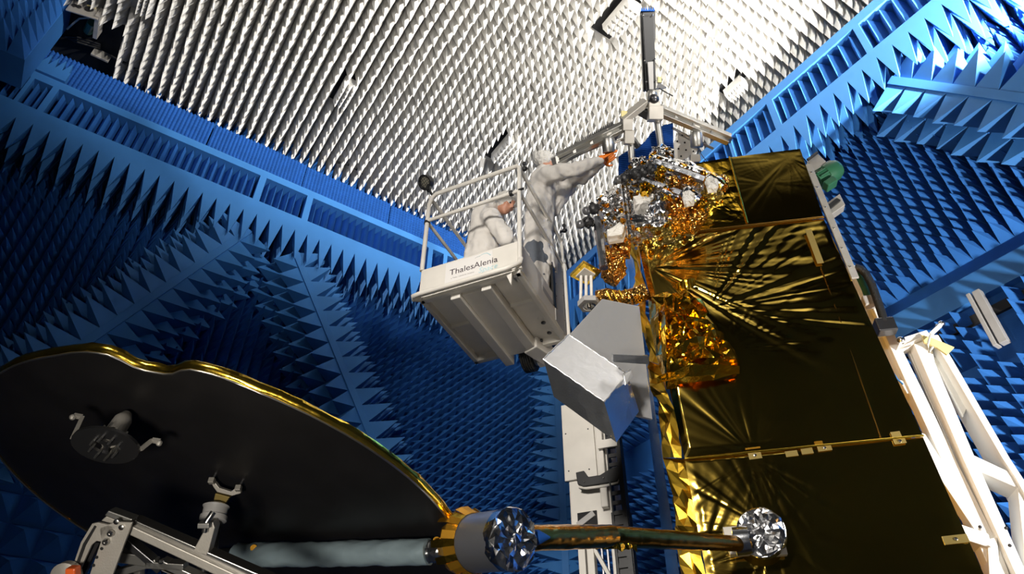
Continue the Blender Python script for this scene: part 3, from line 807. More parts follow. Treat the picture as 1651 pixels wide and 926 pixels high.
mb = MB(); hand(mb, wr1b, (BU * .6 - Z * .6 - BV * .2), -BU * .3 - Z, 1.0, .6); remesh(mb, .0055, 2, p1, 'glove', 'glove')
mb = MB()
for q in (-1, 1):
    kn = BK(.43, v1 + q * .10, .50); an = BK(.36, v1 + q * .11, FZ + .09); tube_chain(mb, [hip1 + BV * q * .09 - Z * .2, kn, an], [.10, .08, .06])
remesh(mb, .012, 4, p1, 'trousers', 'trousers', wrinkle(.008, 12, 2))
mb = MB()
for q in (-1, 1):
    an = BK(.36, v1 + q * .11, FZ + .06); tube_chain(mb, [an + Z * .05, an, an + BU * .10 - Z * .02, an + BU * .19 - Z * .025], [.055, .055, .05, .036])
remesh(mb, .012, 3, p1, 'overshoe', 'coat')

# ---- worker 2: standing at the right rail, back to the camera, both arms stretched to the right
v2 = .82
p2 = thing('person', 'person in white coat, back turned, stretching orange-gloved hands towards the satellite', 'person', BK(.72, v2, FZ))
hd2 = J(880, 261, v2); fwd2 = (BU * .86 + BV * .46 + Z * .05).normalized(); up2 = (Z * .96 + BU * .25).normalized(); up2 = (up2 - fwd2 * up2.dot(fwd2)).normalized()
ch2 = J(873, 295, v2); ne2 = J(878, 272, v2); hip2 = BK(bloc(J(868, 360, v2))[0], v2, .98)
sh2a = J(884, 283, v2 - .17); el2a = J(930, 273, v2 - .22); wr2a = J(966, 258, v2 - .12)
sh2b = J(893, 289, v2 + .14); el2b = J(935, 287, v2 + .20); wr2b = J(968, 266, v2 + .16)
mb = MB()
loft(mb, [(hip2 - Z * .12, BU * .09, BV * .10), (hip2, BU * .09, BV * .11), (hip2.lerp(ch2, .5), BU * .085, BV * .10), (ch2, BU * .10, BV * .12), (ne2, BU * .06, BV * .07)])
tube_chain(mb, [ch2, ne2, hd2 - up2 * .06], [.09, .06, .055]); head(mb, hd2, fwd2, up2)
for q in (-1, 1):
    kn = hip2 + BV * q * .10 - Z * .43 + BU * .02; an = V((kn.x, kn.y, BK(0, 0, FZ + .09).z))
    tube_chain(mb, [hip2 + BV * q * .09, kn, an], [.09, .062, .045]); tube_chain(mb, [an - Z * .04, an + BU * .04 + BV * .165 - Z * .055], [.04, .032])
for s_, e_, w_ in ((sh2a, el2a, wr2a), (sh2b, el2b, wr2b)): tube_chain(mb, [ch2, s_, e_, w_], [.07, .046, .038, .028])
body2 = remesh(mb, .010, 4, p2, 'body', 'skin'); eyes(body2, hd2, fwd2, up2)
mb = MB()
hb = BK(bloc(hip2)[0], v2, .70)
loft(mb, [(hb - Z * .03, BU * .165, BV * .20), (hip2 - Z * .1, BU * .155, BV * .19), (hip2.lerp(ch2, .3), BU * .14, BV * .175), (hip2.lerp(ch2, .7), BU * .145, BV * .175), (ch2, BU * .145, BV * .17), (ne2.lerp(ch2, .45), BU * .115, BV * .13), (ne2 + Z * .01, BU * .075, BV * .075)])
for s_, e_, w_ in ((sh2a, el2a, wr2a), (sh2b, el2b, wr2b)): tube_chain(mb, [ch2.lerp(s_, .4), s_, e_, w_], [.12, .098, .078, .050])
# cloth hanging under the raised arm
mb.prism([sh2b - Z * .02, sh2b.lerp(el2b, .75) - Z * .05, J(893, 336, v2 + .05), J(880, 336, v2 + .03)], BV * .12)
remesh(mb, .014, 5, p2, 'coat', 'coat', wrinkle(.018, 7, 11.0))
mb = MB(); sd_ = fwd2.cross(up2).normalized()
mb.ball(hd2 + up2 * .026 - fwd2 * .024, .122, 22, 16, (.90, 1.02, .92), (sd_, fwd2, up2)); remesh(mb, .010, 3, p2, 'hair_net', 'cap', wrinkle(.008, 22, 4.0))
fd = (J(996, 240, v2 - .10) - wr2a)
mb = MB(); hand(mb, wr2a + fd.normalized() * .02, fd, BV * .8 - Z * .5, 1.15, .12, .36); tube_chain(mb, [wr2a - fd.normalized() * .05, wr2a + fd.normalized() * .03], [.042, .036])
remesh(mb, .0055, 2, p2, 'glove', 'glove')
fd = (J(992, 248, v2 + .15) - wr2b)
mb = MB(); hand(mb, wr2b + fd.normalized() * .02, fd, BV * .2 + Z * .5, 1.1, .2, .2, -1); tube_chain(mb, [wr2b - fd.normalized() * .05, wr2b + fd.normalized() * .03], [.042, .036]); remesh(mb, .0055, 2, p2, 'glove', 'glove')
mb = MB()
for q in (-1, 1):
    kn = hip2 + BV * q * .10 - Z * .43 + BU * .02; an = V((kn.x, kn.y, BK(0, 0, FZ + .36).z)); tube_chain(mb, [hip2 + BV * q * .09 - Z * .1, kn + Z * .1, an], [.125, .105, .085])
remesh(mb, .012, 4, p2, 'trousers', 'trousers', wrinkle(.014, 10, 6))
mb = MB()
for q in (-1, 1):
    kn = hip2 + BV * q * .10 - Z * .43 + BU * .02; an = V((kn.x, kn.y, BK(0, 0, FZ + .06).z)); fo = (BU * .25 + BV * .97); tube_chain(mb, [an + Z * .46, an + Z * .25, an, an + fo * .10 - Z * .02, an + fo * .19 - Z * .025], [.118, .10, .07, .05, .036])
remesh(mb, .012, 3, p2, 'overshoe', 'coat', wrinkle(.006, 12, 8))
# ================================================================== the satellite
YS = math.radians(10.8)
SN = V((math.sin(YS), math.cos(YS), 0)); SE = V((math.cos(YS), -math.sin(YS), 0))   # into the front face / along it
SP0 = CAM + SN * 4.6
def SPp(x, y, off=0.0): return PL(x, y, SP0 - SN * off, SN)
sat = thing('satellite', 'tall box-shaped satellite wrapped in gold film, with silver instruments on its upper left corner', 'satellite', V((SPp(1300, 900) + SN * .6).xy.to_3d()))
def quadfn(c):
    a, b, cc, d = c     # TL TR BR BL
    return lambda s, t: (a.lerp(b, s)).lerp(d.lerp(cc, s), t)
# creases radiate from the points where the film is pinned
def star(p, c, amp, R, n, ph, lo=-9, hi=9):
    d = p - c; x = d.dot(SE); z = d.z; r = math.hypot(x, z) + 1e-5
    an = math.atan2(z, x)
    if not lo < an < hi: return 0.0
    w = 1.0
    if lo > -9: w = max(0, min(1, (an - lo) / .25, (hi - an) / .25))
    nn = noise.noise(V((an * n * .5 + ph, ph, r * .8)))
    return .30 * amp * w * math.exp(-r / R) * min(1, r / .16) * (.6 * math.sin(an * n * .45 + ph + 3.5 * nn) + 1.1 * nn) * (r / R + .2)
def film(quad, nu, nv, stars, amp, seed, belly=0.0, out=0.0, bulge=None):
    q = quadfn(quad)
    def fn(s, t):
        p = q(s, t)
        e = min(s, 1 - s, t, 1 - t); e = min(1, e / .03)
        h = amp * (nz(p, 1.6, seed) + .3 * nz(p, 4, seed + 3)) + belly * math.sin(math.pi * min(1, max(0, s))) * math.sin(math.pi * t)
        # diagonal tension folds
        k = p.dot(SE) * 1.0 + p.z * .55
        h += amp * .22 * nz(V(((p.z - p.dot(SE) * .55) * 5, p.dot(SE) * .5, seed)), 1.0, seed + 7)
        if bulge:
            d = p - bulge[0]; h += bulge[1] * math.exp(-math.hypot(d.dot(SE), d.z * .8) / bulge[2])
        for st in stars: h += star(p, *st)
        return p - SN * (h * e + out)
    return fn
P = SPp
up_q = [SPp(1005, 283, .05), SPp(1290, 240, .05), P(1328, 351), P(1027, 384)]
mid_q = [P(1027, 386), P(1328, 353), P(1488, 703), P(1104, 740)]
low_q = [P(1104, 742), P(1488, 705), P(1612, 985), P(1150, 985)]
mb = MB(); mb.grid(film(mid_q, 0, 0, [(P(1050, 436), .055, .8, 24, 1.0, -1.2, 1.5), (P(1140, 505), .05, 1.0, 26, 2.0, -.5, 1.4), (P(1175, 570), .010, .5, 24, .3, -.6, 1.5), (P(1215, 735), .020, .35, 18, .7, .2, 3.0), (P(1322, 356), .006, .4, 24, 2.2), (P(1460, 700), .008, .3, 22, 1.1)], .010, 1.0, 0, 0, (P(1090, 560), .17, .38)), 170, 190)
mb.build('middle_film_panel', 'gold', sat, smooth=180)
mb = MB(); mb.grid(film(low_q, 0, 0, [(P(1217, 742), .014, .5, 22, .2, -3.0, -.1), (P(1240, 860), .020, .7, 22, 1.2), (P(1325, 728), .007, .4, 22, 2.9, -3.0, -.1), (P(1445, 715), .004, .35, 20, .4), (P(1130, 915), .02, .25, 18, 4)], .012, 5.0, 0, 0, (P(1226, 862), .05, .25)), 150, 130)
mb.build('lower_film_panel', 'gold', sat, smooth=180)
# upper panel: left of the fold it is loose and bulges, right of it it is flat
s0, s1 = up_q[0].lerp(up_q[1], .66), up_q[3].lerp(up_q[2], .60)
s0, s1 = SPp(1176, 254, .05), P(1205, 361)
mb = MB(); mb.grid(film([up_q[0], s0, s1, up_q[3]], 0, 0, [(P(1203, 358), .026, .35, 22, 1.7, 1.4, 3.1), (P(1060, 372), .02, .25, 18, 2.0), (P(1120, 340), .012, .2, 15, 1.0)], .014, 12.0, .03), 110, 70)
mb.build('upper_film_panel', 'gold_crumple', sat, smooth=180)
mb = MB(); mb.grid(film([s0, up_q[1], up_q[2], s1], 0, 0, [(P(1270, 260), .008, .25, 18, .2), (P(1240, 300), .004, .15, 14, 1)], .006, 9.0), 70, 60)
mb.build('upper_film_panel', 'gold', sat, smooth=180)
# seams
def seam(pts, r, m='gold_edge', off=.012):
    mb = MB(); out = []
    for i in range(len(pts) - 1):
        for k in range(8):
            p = P(*pts[i]).lerp(P(*pts[i + 1]), k / 8); out.append(p - SN * (off + .003 * nz(p, 20)) )
    out.append(P(*pts[-1]) - SN * off); mb.tube(out, r, 8); return mb.build('seam', m, sat, smooth=60)
seam([(1027, 385), (1328, 352)], .010, 'gold_tube'); seam([(1104, 741), (1300, 722), (1488, 704)], .008, 'gold_edge'); mb = MB(); mb.tube([s0 - SN * .012, s1 - SN * .012], .007, 8); mb.build('seam', 'gold_edge', sat, smooth=60)
seam([(1300, 372), (1322, 428), (1352, 510), (1390, 620), (1420, 706)], .005, 'gold_tube', .004); seam([(1160, 770), (1176, 860)], .0035, 'gold_tube', .008)
# tape pieces on the film
def tapep(x, y, w, h, m='tape', off=.012, ang=-.08):
    c = P(x, y) - SN * off; e = (SE * math.cos(ang) + Z * math.sin(-ang * .6)).normalized(); u = SN.cross(e).normalized()
    t = MB().box(c, e * w / 2, SN * .0015, u * h / 2).build('tape_patch', m, sat, bevel=.0005); return c, t
for x, y, w, h, pin in ((1217, 736, .085, .05, 1), (1276, 733, .08, .04, 0), (1301, 729, .075, .04, 0), (1329, 724, .09, .04, 1), (1444, 702, .06, .04, 0), (1450, 713, .075, .035, 1), (1540, 871, .14, .05, 1), (1090, 391, .09, .045, 0)):
    c, t = tapep(x, y, w, h)
    if pin: MB().lathe(c - SN * .002, -SN, [(.012, 0), (.010, .006), (.003, .008)], 12).build('pin', 'steel', t, smooth=50)
for x, y, w, h in ((1213, 722, .10, .03), (1150, 748, .03, .05), (1160, 775, .03, .06), (1320, 716, .05, .03)): tapep(x, y, w, h, 'amber', .010)
mb = MB(); mb.bar(P(1302, 376) - SN * .04, P(1322, 429) - SN * .035, .05, .004, SN); mb.build('tape_strip', 'tape', sat)
# crinkled corner film along the left edge
def crink(tl, tr, br, bl, nu, nv, amp, seed, m, name, flat=True):
    q = quadfn([tl, tr, br, bl]); rnd = random.Random(seed); mb = MB(); nrm = ((tr - tl).cross(bl - tl)).normalized()
    if nrm.dot(CAM - tl) < 0: nrm = -nrm
    def fn(s, t):
        p = q(s, t)
        jx = (rnd.random() - .5) / nu * .9 * (0 < s < 1); jt = (rnd.random() - .5) / nv * .9 * (0 < t < 1)
        p = q(s + jx, t + jt)
        return p + nrm * (amp * (rnd.random() - .35) * (.25 + .75 * (0 < s < 1)) + amp * .8 * nz(p, 3, seed))
    mb.grid(fn, nu, nv); return mb.build(name, m, sat, smooth=None if flat else 180)
def SB_(x, y): return SPp(x, y, -.14)
el = [(1016, 392, 1029, 384), (1030, 480, 1046, 486), (1045, 580, 1066, 590), (1056, 640, 1076, 634), (1074, 740, 1104, 740), (1088, 850, 1124, 850), (1104, 985, 1152, 985)]
for i in range(len(el) - 1):
    a, b = el[i], el[i + 1]
    crink(SB_(a[0], a[1]), P(a[2], a[3]) - SN * .004, P(b[2], b[3]) - SN * .004, SB_(b[0], b[1]), 4, 6, .075, 30 + i, 'gold_corner', 'corner_film')
# shiny flat side behind the crinkled corner
mb = MB(); mb.poly([SB_(1016, 388), SB_(1104, 985), SPp(1083, 985, -.75), SPp(1006, 380, -.75)]); mb.build('side_panel', 'silver_smooth', sat)
# closed body behind the films
o = SN * .012
c = [P(1032, 300) + o, P(1272, 262) + o, P(1312, 356) + o, P(1470, 706) + o, P(1585, 985) + o, P(1156, 985) + o]
mb = MB(); mb.prism(c, SN * 1.3); mb.build('body_core', 'gold_tube', sat)
mb = MB(); mb.box(V((SPp(1330, 900) + SN * .65).xy.to_3d()) + Z * .75, SE * .8, SN * .55, Z * .75); mb.build('pedestal', 'dark_steel', sat, bevel=.02)
# aluminium edge strip at the right
mb = MB(); mb.bar(SPp(1303, 266, .01), SPp(1379, 449, .01), .055, .018, SN); es = mb.build('edge_strip', 'alu_mat', sat, bevel=.003)
for x, y in ((1308, 278), (1318, 302), (1331, 334), (1345, 368), (1358, 400), (1371, 430)): MB().ball(SPp(x, y, .022), .008, 8, 6).build('screw', 'steel', es)
# crumpled bundle of film at the left edge
def bundle(cx, cy, poly, depth, seed, m, name, n=26, out=.05):
    rnd = random.Random(seed); pts = [P(*q) for q in poly]; c = P(cx, cy)
    mb = MB(); rings = 6; o = 0
    K = len(pts)
    vs = []
    for r in range(rings + 1):
        f = r / rings
        for k in range(n):
            t = k / n * K; i = int(t); e = pts[i % K].lerp(pts[(i + 1) % K], t - i)
            p = c.lerp(e, f)
            h = depth * (1 - f ** 2.2) * (.5 + .85 * rnd.random()) if r < rings else .05
            p = p + V((rnd.uniform(-1, 1), 0, rnd.uniform(-1, 1))) * (.028 * (0 < r < rings))
            vs.append(p - SN * (h + out * (r < rings)))
    fs = []
    for r in range(rings):
        for k in range(n):
            k2 = (k + 1) % n
            a, b, c2, d = r * n + k, r * n + k2, (r + 1) * n + k2, (r + 1) * n + k
            fs += [(a, b, c2), (a, c2, d)] if rnd.random() < .5 else [(a, b, d), (b, c2, d)]
    mb.add(vs, fs); return mb.build(name, m, sat)
bundle(1105, 560, [(1045, 485), (1072, 478), (1100, 492), (1135, 528), (1160, 545), (1172, 580), (1192, 606), (1150, 622), (1075, 634), (1058, 580), (1048, 525)], .17, 3, 'gold_crumple', 'film_bundle', 22, .13)
mb = MB()
rnd = random.Random(5)
def fold(a, b, w, out, m='gold_crumple'):
    p, q = P(*a) - SN * .13, P(*b) - SN * .12; n = 9; mb = MB(); d = (q - p).normalized(); s_ = d.cross(SN).normalized(); vs = []
    for i in range(n + 1):
        t = i / n; c = p.lerp(q, t) - SN * (out * math.sin(math.pi * min(1, t * .9 + .08)) + rnd.uniform(0, .012)); ww = w * (.55 + .6 * math.sin(math.pi * t)) * rnd.uniform(.8, 1.2)
        vs += [c - s_ * ww + SN * .03, c - SN * (.03 + rnd.uniform(0, .02)), c + s_ * ww * .7 + SN * .02]
    fs = []
    for i in range(n):
        for k in range(2): a_ = i * 3 + k; fs.append((a_, a_ + 1, a_ + 4, a_ + 3))
    mb.add(vs, fs); return mb.build('film_fold', m, sat)
for a, b, w, o_ in (((1085, 500), (1138, 550), .045, .16), ((1075, 600), (1160, 570), .04, .18), ((1060, 630), (1190, 612), .035, .10), ((1072, 500), (1076, 620), .03, .18), ((1085, 560), (1145, 556), .03, .19), ((1100, 490), (1140, 525), .07, .05), ((1150, 570), (1188, 606), .05, .12), ((1090, 480), (1120, 470), .04, .03), ((1120, 585), (1165, 560), .03, .16), ((1095, 610), (1150, 590), .03, .14), ((1062, 520), (1064, 570), .03, .1)):
    fold(a, b, w, o_)
# ---------------- instruments on the upper left corner (film-wrapped boxes, bars and sensor heads)
def IP(x, y, off): return SPp(x, y, off)
def wrapbox(pts, off, th, m, name, seed, amp=.018, parent=None):
    """a film-wrapped block: outline at plane offset `off`, thickness th, crumpled"""
    rnd = random.Random(seed); ps = [IP(x, y, off) for x, y in pts]; K = len(ps); c = sum(ps, V((0, 0, 0))) / K
    per = 5; ring = []
    for i in range(K):
        for k in range(per): ring.append(ps[i].lerp(ps[(i + 1) % K], k / per))
    n = len(ring); vs = []; fs = []
    levels = [(1.0, th, .4), (1.02, th * .66, 1), (1.0, th * .33, 1), (.97, 0, 1), (.72, -.01, 1), (.42, -.012, 1), (.15, -.008, 1)]
    for f, d, j in levels:
        for p in ring:
            vs.append(c + (p - c) * f + SN * d + V((rnd.uniform(-1, 1), rnd.uniform(-1, 1), rnd.uniform(-1, 1))) * amp * j)
    for r in range(len(levels) - 1):
        for k in range(n):
            k2 = (k + 1) % n; a, b, cc, d = r * n + k, r * n + k2, (r + 1) * n + k2, (r + 1) * n + k
            fs += [(a, b, cc), (a, cc, d)] if rnd.random() < .5 else [(a, b, d), (b, cc, d)]
    fs.append(tuple((len(levels) - 1) * n + k for k in range(n)))
    return MB().add(vs, fs).build(name, m, parent or sat)
def bar_i(a, b, oa, ob, r, m, name, flat=True):
    p, q = IP(*a, oa), IP(*b, ob); d = (q - p).normalized(); n_ = 14; mb = MB(); pts = []; rs = []
    for i in range(n_ + 1):
        t = i / n_; pts.append(p.lerp(q, t)); rs.append(r * (1 + .05 * nz(p.lerp(q, t), 30)))
    mb.tube(pts, rs, 8); return mb.build(name, m, sat, smooth=None if flat else 60)
def sensor(x, y, off, r, dx, dy, name='sensor_head'):
    """black knobbly head with a round glass end turned to (dx,dy)"""
    c = IP(x, y, off); rnd = random.Random(int(x * 7 + y)); e = (IP(x + dx, y + dy, off) - c)
    s = MB()
    r = r * 1.25; s.ball(c, r, 12, 8)
    for k in range(14):
        d = V((rnd.uniform(-1, 1), rnd.uniform(-1, 1), rnd.uniform(-1, 1))).normalized(); s.cyl(c + d * r * .6, c + d * r * 1.18, r * .22, 7)
    o = s.build(name, 'black', sat)
    MB().ball(c + e, r * .78, 14, 10).build('glass_end', 'dark_glass', o, smooth=180)
    MB().cyl(c + e * .3, c + e * .8, r * .45, 10).build('neck', 'dark_steel', o)
W = wrapbox
# right cluster: two long film-wrapped bars with blocks between
W([(1012, 345), (1068, 330), (1120, 345), (1070, 362), (1022, 368)], .30, .28, 'silver_dots', 'instrument_block', 1)
W([(1010, 300), (1060, 292), (1110, 312), (1130, 330), (1075, 338), (1016, 326)], .26, .24, 'silver_dots', 'instrument_block', 2)
W([(1050, 262), (1090, 252), (1150, 276), (1168, 292), (1120, 305), (1056, 288)], .28, .26, 'silver_dots', 'instrument_block', 3)
W([(1013, 268), (1020, 254), (1036, 252), (1052, 262), (1050, 282), (1020, 288)], .30, .2, 'silver_dots', 'instrument_block', 4)
W([(1048, 250), (1052, 237), (1068, 231), (1084, 240), (1086, 256), (1066, 262)], .30, .2, 'silver_dots', 'instrument_block', 5)
W([(1076, 326), (1110, 318), (1140, 330), (1120, 352), (1085, 352)], .36, .2, 'amber_silver', 'instrument_block', 6)
W([(1044, 330), (1060, 312), (1078, 322), (1072, 342), (1052, 346)], .38, .16, 'silver_smooth', 'instrument_block', 7, .008)
W([(1022, 318), (1040, 306), (1056, 314), (1048, 326), (1024, 330)], .36, .16, 'cap', 'instrument_block', 8, .010)
bar_i((1030, 288), (1098, 314), .40, .42, .036, 'silver_smooth', 'wrapped_bar'); bar_i((1056, 262), (1142, 294), .42, .44, .036, 'silver_smooth', 'wrapped_bar')
bar_i((1056, 254), (1150, 285), .36, .38, .030, 'silver_dots', 'wrapped_bar'); bar_i((1050, 280), (1110, 302), .36, .40, .026, 'silver_dots', 'wrapped_bar'); bar_i((1060, 300), (1092, 322), .44, .44, .02, 'silver_dots', 'wrapped_bar')
for x, y, sd_ in ((1112, 316, 21), (1150, 294, 22)):
    c = IP(x, y, .45); rnd = random.Random(sd_); ax = (IP(x + 14, y + 8, .43) - c).normalized()
    MB().lathe(c - ax * .07, ax, [(.052, 0), (.068, .02), (.070, .05), (.062, .07), (.070, .09), (.068, .13), (.045, .16)], 14).build('wrapped_actuator', 'silver_dots', sat)
    W([(x - 12, y - 6), (x - 2, y - 10), (x + 8, y - 4), (x + 6, y + 8), (x - 8, y + 10)], .54, .06, 'cap', 'pleated_end', sd_, .008)
for x, y, sd_ in ((1166, 290, 31), (1132, 322, 32), (1100, 334, 33), (1078, 306, 34), (1108, 286, 35), (1064, 276, 36), (1088, 292, 37), (1040, 300, 38)):
    W([(x - 9, y - 5), (x + 2, y - 9), (x + 10, y - 1), (x + 5, y + 8), (x - 7, y + 7)], .44, .08, 'amber_silver' if sd_ % 2 else 'gold_crumple', 'amber_film_knot', sd_, .010)
for x, y in ((1036, 276), (1049, 272), (1025, 280)): sensor(x, y, .46, .045, -2, 1, 'black_sensor')
sensor(1007, 288, .46, .04, -10, 2); sensor(1012, 283, .40, .035, 10, 0); sensor(1000, 290, .42, .028, -7, 4)
# left cluster hanging beside the satellite
W([(962, 318), (985, 300), (1008, 306), (1014, 330), (1008, 356), (975, 350), (964, 338)], .16, .22, 'silver_dots', 'instrument_block', 11)
W([(976, 346), (1010, 342), (1016, 372), (1012, 388), (978, 384), (972, 365)], .18, .2, 'silver_dots', 'instrument_block', 12)
W([(978, 372), (1000, 358), (1008, 366), (1004, 378), (980, 382)], .28, .1, 'white_paint', 'white_box', 13, .004)
W([(972, 395), (985, 400), (1004, 406), (1008, 422), (990, 444), (972, 436), (966, 415)], .14, .16, 'amber_silver', 'crumpled_pouch', 14)
W([(985, 384), (1014, 388), (1014, 402), (985, 402)], .12, .14, 'amber_silver', 'crumpled_pouch', 15)
bar_i((962, 352), (974, 432), .22, .2, .036, 'silver_smooth', 'wrapped_bar'); bar_i((1004, 296), (1016, 385), .30, .28, .024, 'silver_dots', 'wrapped_bar')
bar_i((1018, 318), (1023, 384), .22, .2, .014, 'silver_smooth', 'edge_rail'); bar_i((1024, 372), (1110, 330), .22, .24, .010, 'silver_smooth', 'edge_rail')
sensor(957, 337, .26, .042, -11, 3); sensor(948, 358, .26, .042, -12, 4)
sat_mast = None
# conical gold pot and second boom joint are part of the boom below
# ================================================================== reflector dish, boom, support frame
DC = CAM + V((-1.391, 3.339, 1.279)); DN = V((.184, .114, .976)).normalized(); DR = 1.2
DX = DN.orthogonal().normalized()
DX = (RT - DN * RT.dot(DN)).normalized(); DY = DN.cross(DX)
dish = thing('reflector_dish', 'large black antenna reflector with gold film rim, seen from below at lower left', 'antenna reflector', DC - DN * .1)
def rimr(w):
    # the rim has one wavy scallop on its far side
    p = PL(243, 585, DC, DN) - DC; w0 = math.atan2(p.dot(DY), p.dot(DX)); d = (w - w0 + math.pi) % (2 * math.pi) - math.pi
    return DR * (1 - .055 * math.exp(-(d / .10) ** 4) + .014 * math.exp(-((d - .22) / .1) ** 2) + .014 * math.exp(-((d + .22) / .1) ** 2))
def dpt(w, f, h): r = rimr(w) * f if f > .8 else DR * f; return DC + (DX * math.cos(w) + DY * math.sin(w)) * r + DN * h
NS = 180
mb = MB()
lv = [(0, -.055), (.25, -.052), (.5, -.044), (.75, -.028), (.9, -.014), (.985, -.002), (.992, .012)]
for f, h in lv:
    for k in range(NS): mb.v.append(dpt(2 * math.pi * k / NS, max(f, .001), h))
for i in range(len(lv) - 1):
    for k in range(NS):
        k2 = (k + 1) % NS; mb.f.append((i * NS + k, (i + 1) * NS + k, (i + 1) * NS + k2, i * NS + k2))
mb.build('shell', 'carbon', dish, smooth=50)
mb = MB(); rnd = random.Random(2)
lv = [(.988, -.006), (1.002, .0), (1.004, .018), (1.0, .03), (.985, .03)]
for f, h in lv:
    for k in range(NS): mb.v.append(dpt(2 * math.pi * k / NS, f + rnd.uniform(-.0015, .0015), h + rnd.uniform(-.003, .003)))
for i in range(len(lv) - 1):
    for k in range(NS):
        k2 = (k + 1) % NS; mb.f.append((i * NS + k, (i + 1) * NS + k, (i + 1) * NS + k2, i * NS + k2))
mb.build('gold_rim', 'gold_edge', dish, smooth=70)
mb = MB(); mb.tube([dpt(2 * math.pi * k / NS, .990, -.007) for k in range(NS + 1)], .0045, 6, False); mb.build('rim_trim', 'alu', dish, smooth=60)
def DPn(x, y, h=-.06): return PL(x, y, DC + DN * h, DN)
for x, y in ((150, 567), (625, 733)):
    p = DPn(x, y, .02); MB().lathe(p, -DN, [(.016, -.01), (.016, .012), (.008, .02)], 12).build('rim_pin', 'dark_steel', dish, smooth=40)
# bracket hanging under the dish
def dz(x, y): return DPn(x, y, -.06)
b1 = dz(205, 668); ax = -DN
low = DP(172, 716, (b1 - CAM).dot(FW) - .16)
axd = (low - b1).normalized()
mb = MB(); mb.lathe(b1, axd, [(.018, 0), (.026, .02), (.034, .04), (.036, .16), (.030, .17)], 18); br = mb.build('bracket_tube', 'alu_mat', dish, smooth=40)
L = (low - b1).length
mb = MB()
a_ = axd.orthogonal().normalized(); b_ = axd.cross(a_)
for k in range(8):
    w = 2 * math.pi * k / 8; c = b1 + axd * (L * .68) + (a_ * math.cos(w) + b_ * math.sin(w)) * .045; mb.bar(c, c + axd * .09, .03, .006, axd.orthogonal())
mb.build('tube_flange', 'alu', br)
pc_ = b1 + axd * L
mb = MB(); n = 24; sl = []
hx = (dz(196, 712) - dz(145, 697)); hx = (hx - axd * hx.dot(axd)).normalized(); hy = axd.cross(hx)
o = 0
for rr_, hh in ((.045, 0), (.105, 0), (.105, .014), (.045, .014)):
    for k in range(n): w = 2 * math.pi * k / n; mb.v.append(pc_ + hx * math.cos(w) * rr_ * 1.15 + hy * math.sin(w) * rr_ * .8 + axd * hh)
for i in range(4):
    for k in range(n):
        k2 = (k + 1) % n; mb.f.append((i * n + k, i * n + k2, ((i + 1) % 4) * n + k2, ((i + 1) % 4) * n + k))
mb.build('ring_plate', 'dark_steel', br, smooth=40)
for k in range(3):
    w = 2 * math.pi * k / 3 + .5; mb = MB(); mb.bar(pc_, pc_ + hx * math.cos(w) * .06 + hy * math.sin(w) * .05, .02, .01, axd); mb.build('ring_spoke', 'dark_steel', br)
for sg in (-1, 1):
    e = pc_ + hx * sg * .12; t_ = e - axd * (.12 if sg < 0 else .06) + hx * sg * .02
    mb = MB(); mb.bar(pc_ + hx * sg * .1, e, .02, .012, axd); mb.bar(e, t_, .014, .014); mb.bar(t_, t_ + hx * sg * .03, .016, .014, axd); mb.ball(t_ + hx * sg * .03 + axd * .01, .012, 8, 6)
    mb.build('bracket_arm', 'alu_mat', br)
# Y-shaped holder and its arm
yc = DPn(358, 792, -.10)
dY = (yc - CAM).dot(FW)
mb = MB()
pts = [(339, 776), (345, 776), (353, 787), (372, 793), (380, 787), (387, 787), (388, 796), (374, 800), (350, 794), (344, 786)]
mb.prism([DP(x, y, dY) for x, y in pts], FW * .02); yh = mb.build('fork', 'alu_mat', dish, bevel=.002)
for x, y in ((341, 777), (384, 789)): MB().box(DP(x, y, dY - .01) + Z * .004, RT * .012, V((0, 1, 0)) * .012, Z * .012).build('fork_pad', 'alu_mat', yh, bevel=.002)
mb = MB(); mb.prism([DP(x, y, dY - .008) for x, y in ((347, 796), (370, 802), (358, 820), (342, 817))], FW * .03); mb.build('neck_plate', 'alu_mat', yh, bevel=.002).data.materials[0] = M['tape']
for x, y in ((341, 777), (384, 789)):
    p = DP(x, y, dY - .004); mb = MB(); mb.tube([p, p + DN * .06], .008, 8); mb.build('fork_pin', 'dark_steel', yh)
mb = MB(); c = DP(346, 828, dY - .03); ax_ = (DP(352, 815, dY) - DP(346, 840, dY - .04)).normalized()
mb.lathe(c, ax_, [(.05, -.035), (.056, -.03), (.056, -.012), (.050, -.008), (.050, .02), (.056, .03), (.040, .04)], 22); mb.build('clamp_ring', 'grey_paint', yh, smooth=40)
mb = MB(); mb.tube([c + ax_ * .0, c - ax_ * .25 + RT * .02], .035, 16); mb.build('black_tube', 'dark_steel', yh, smooth=50)

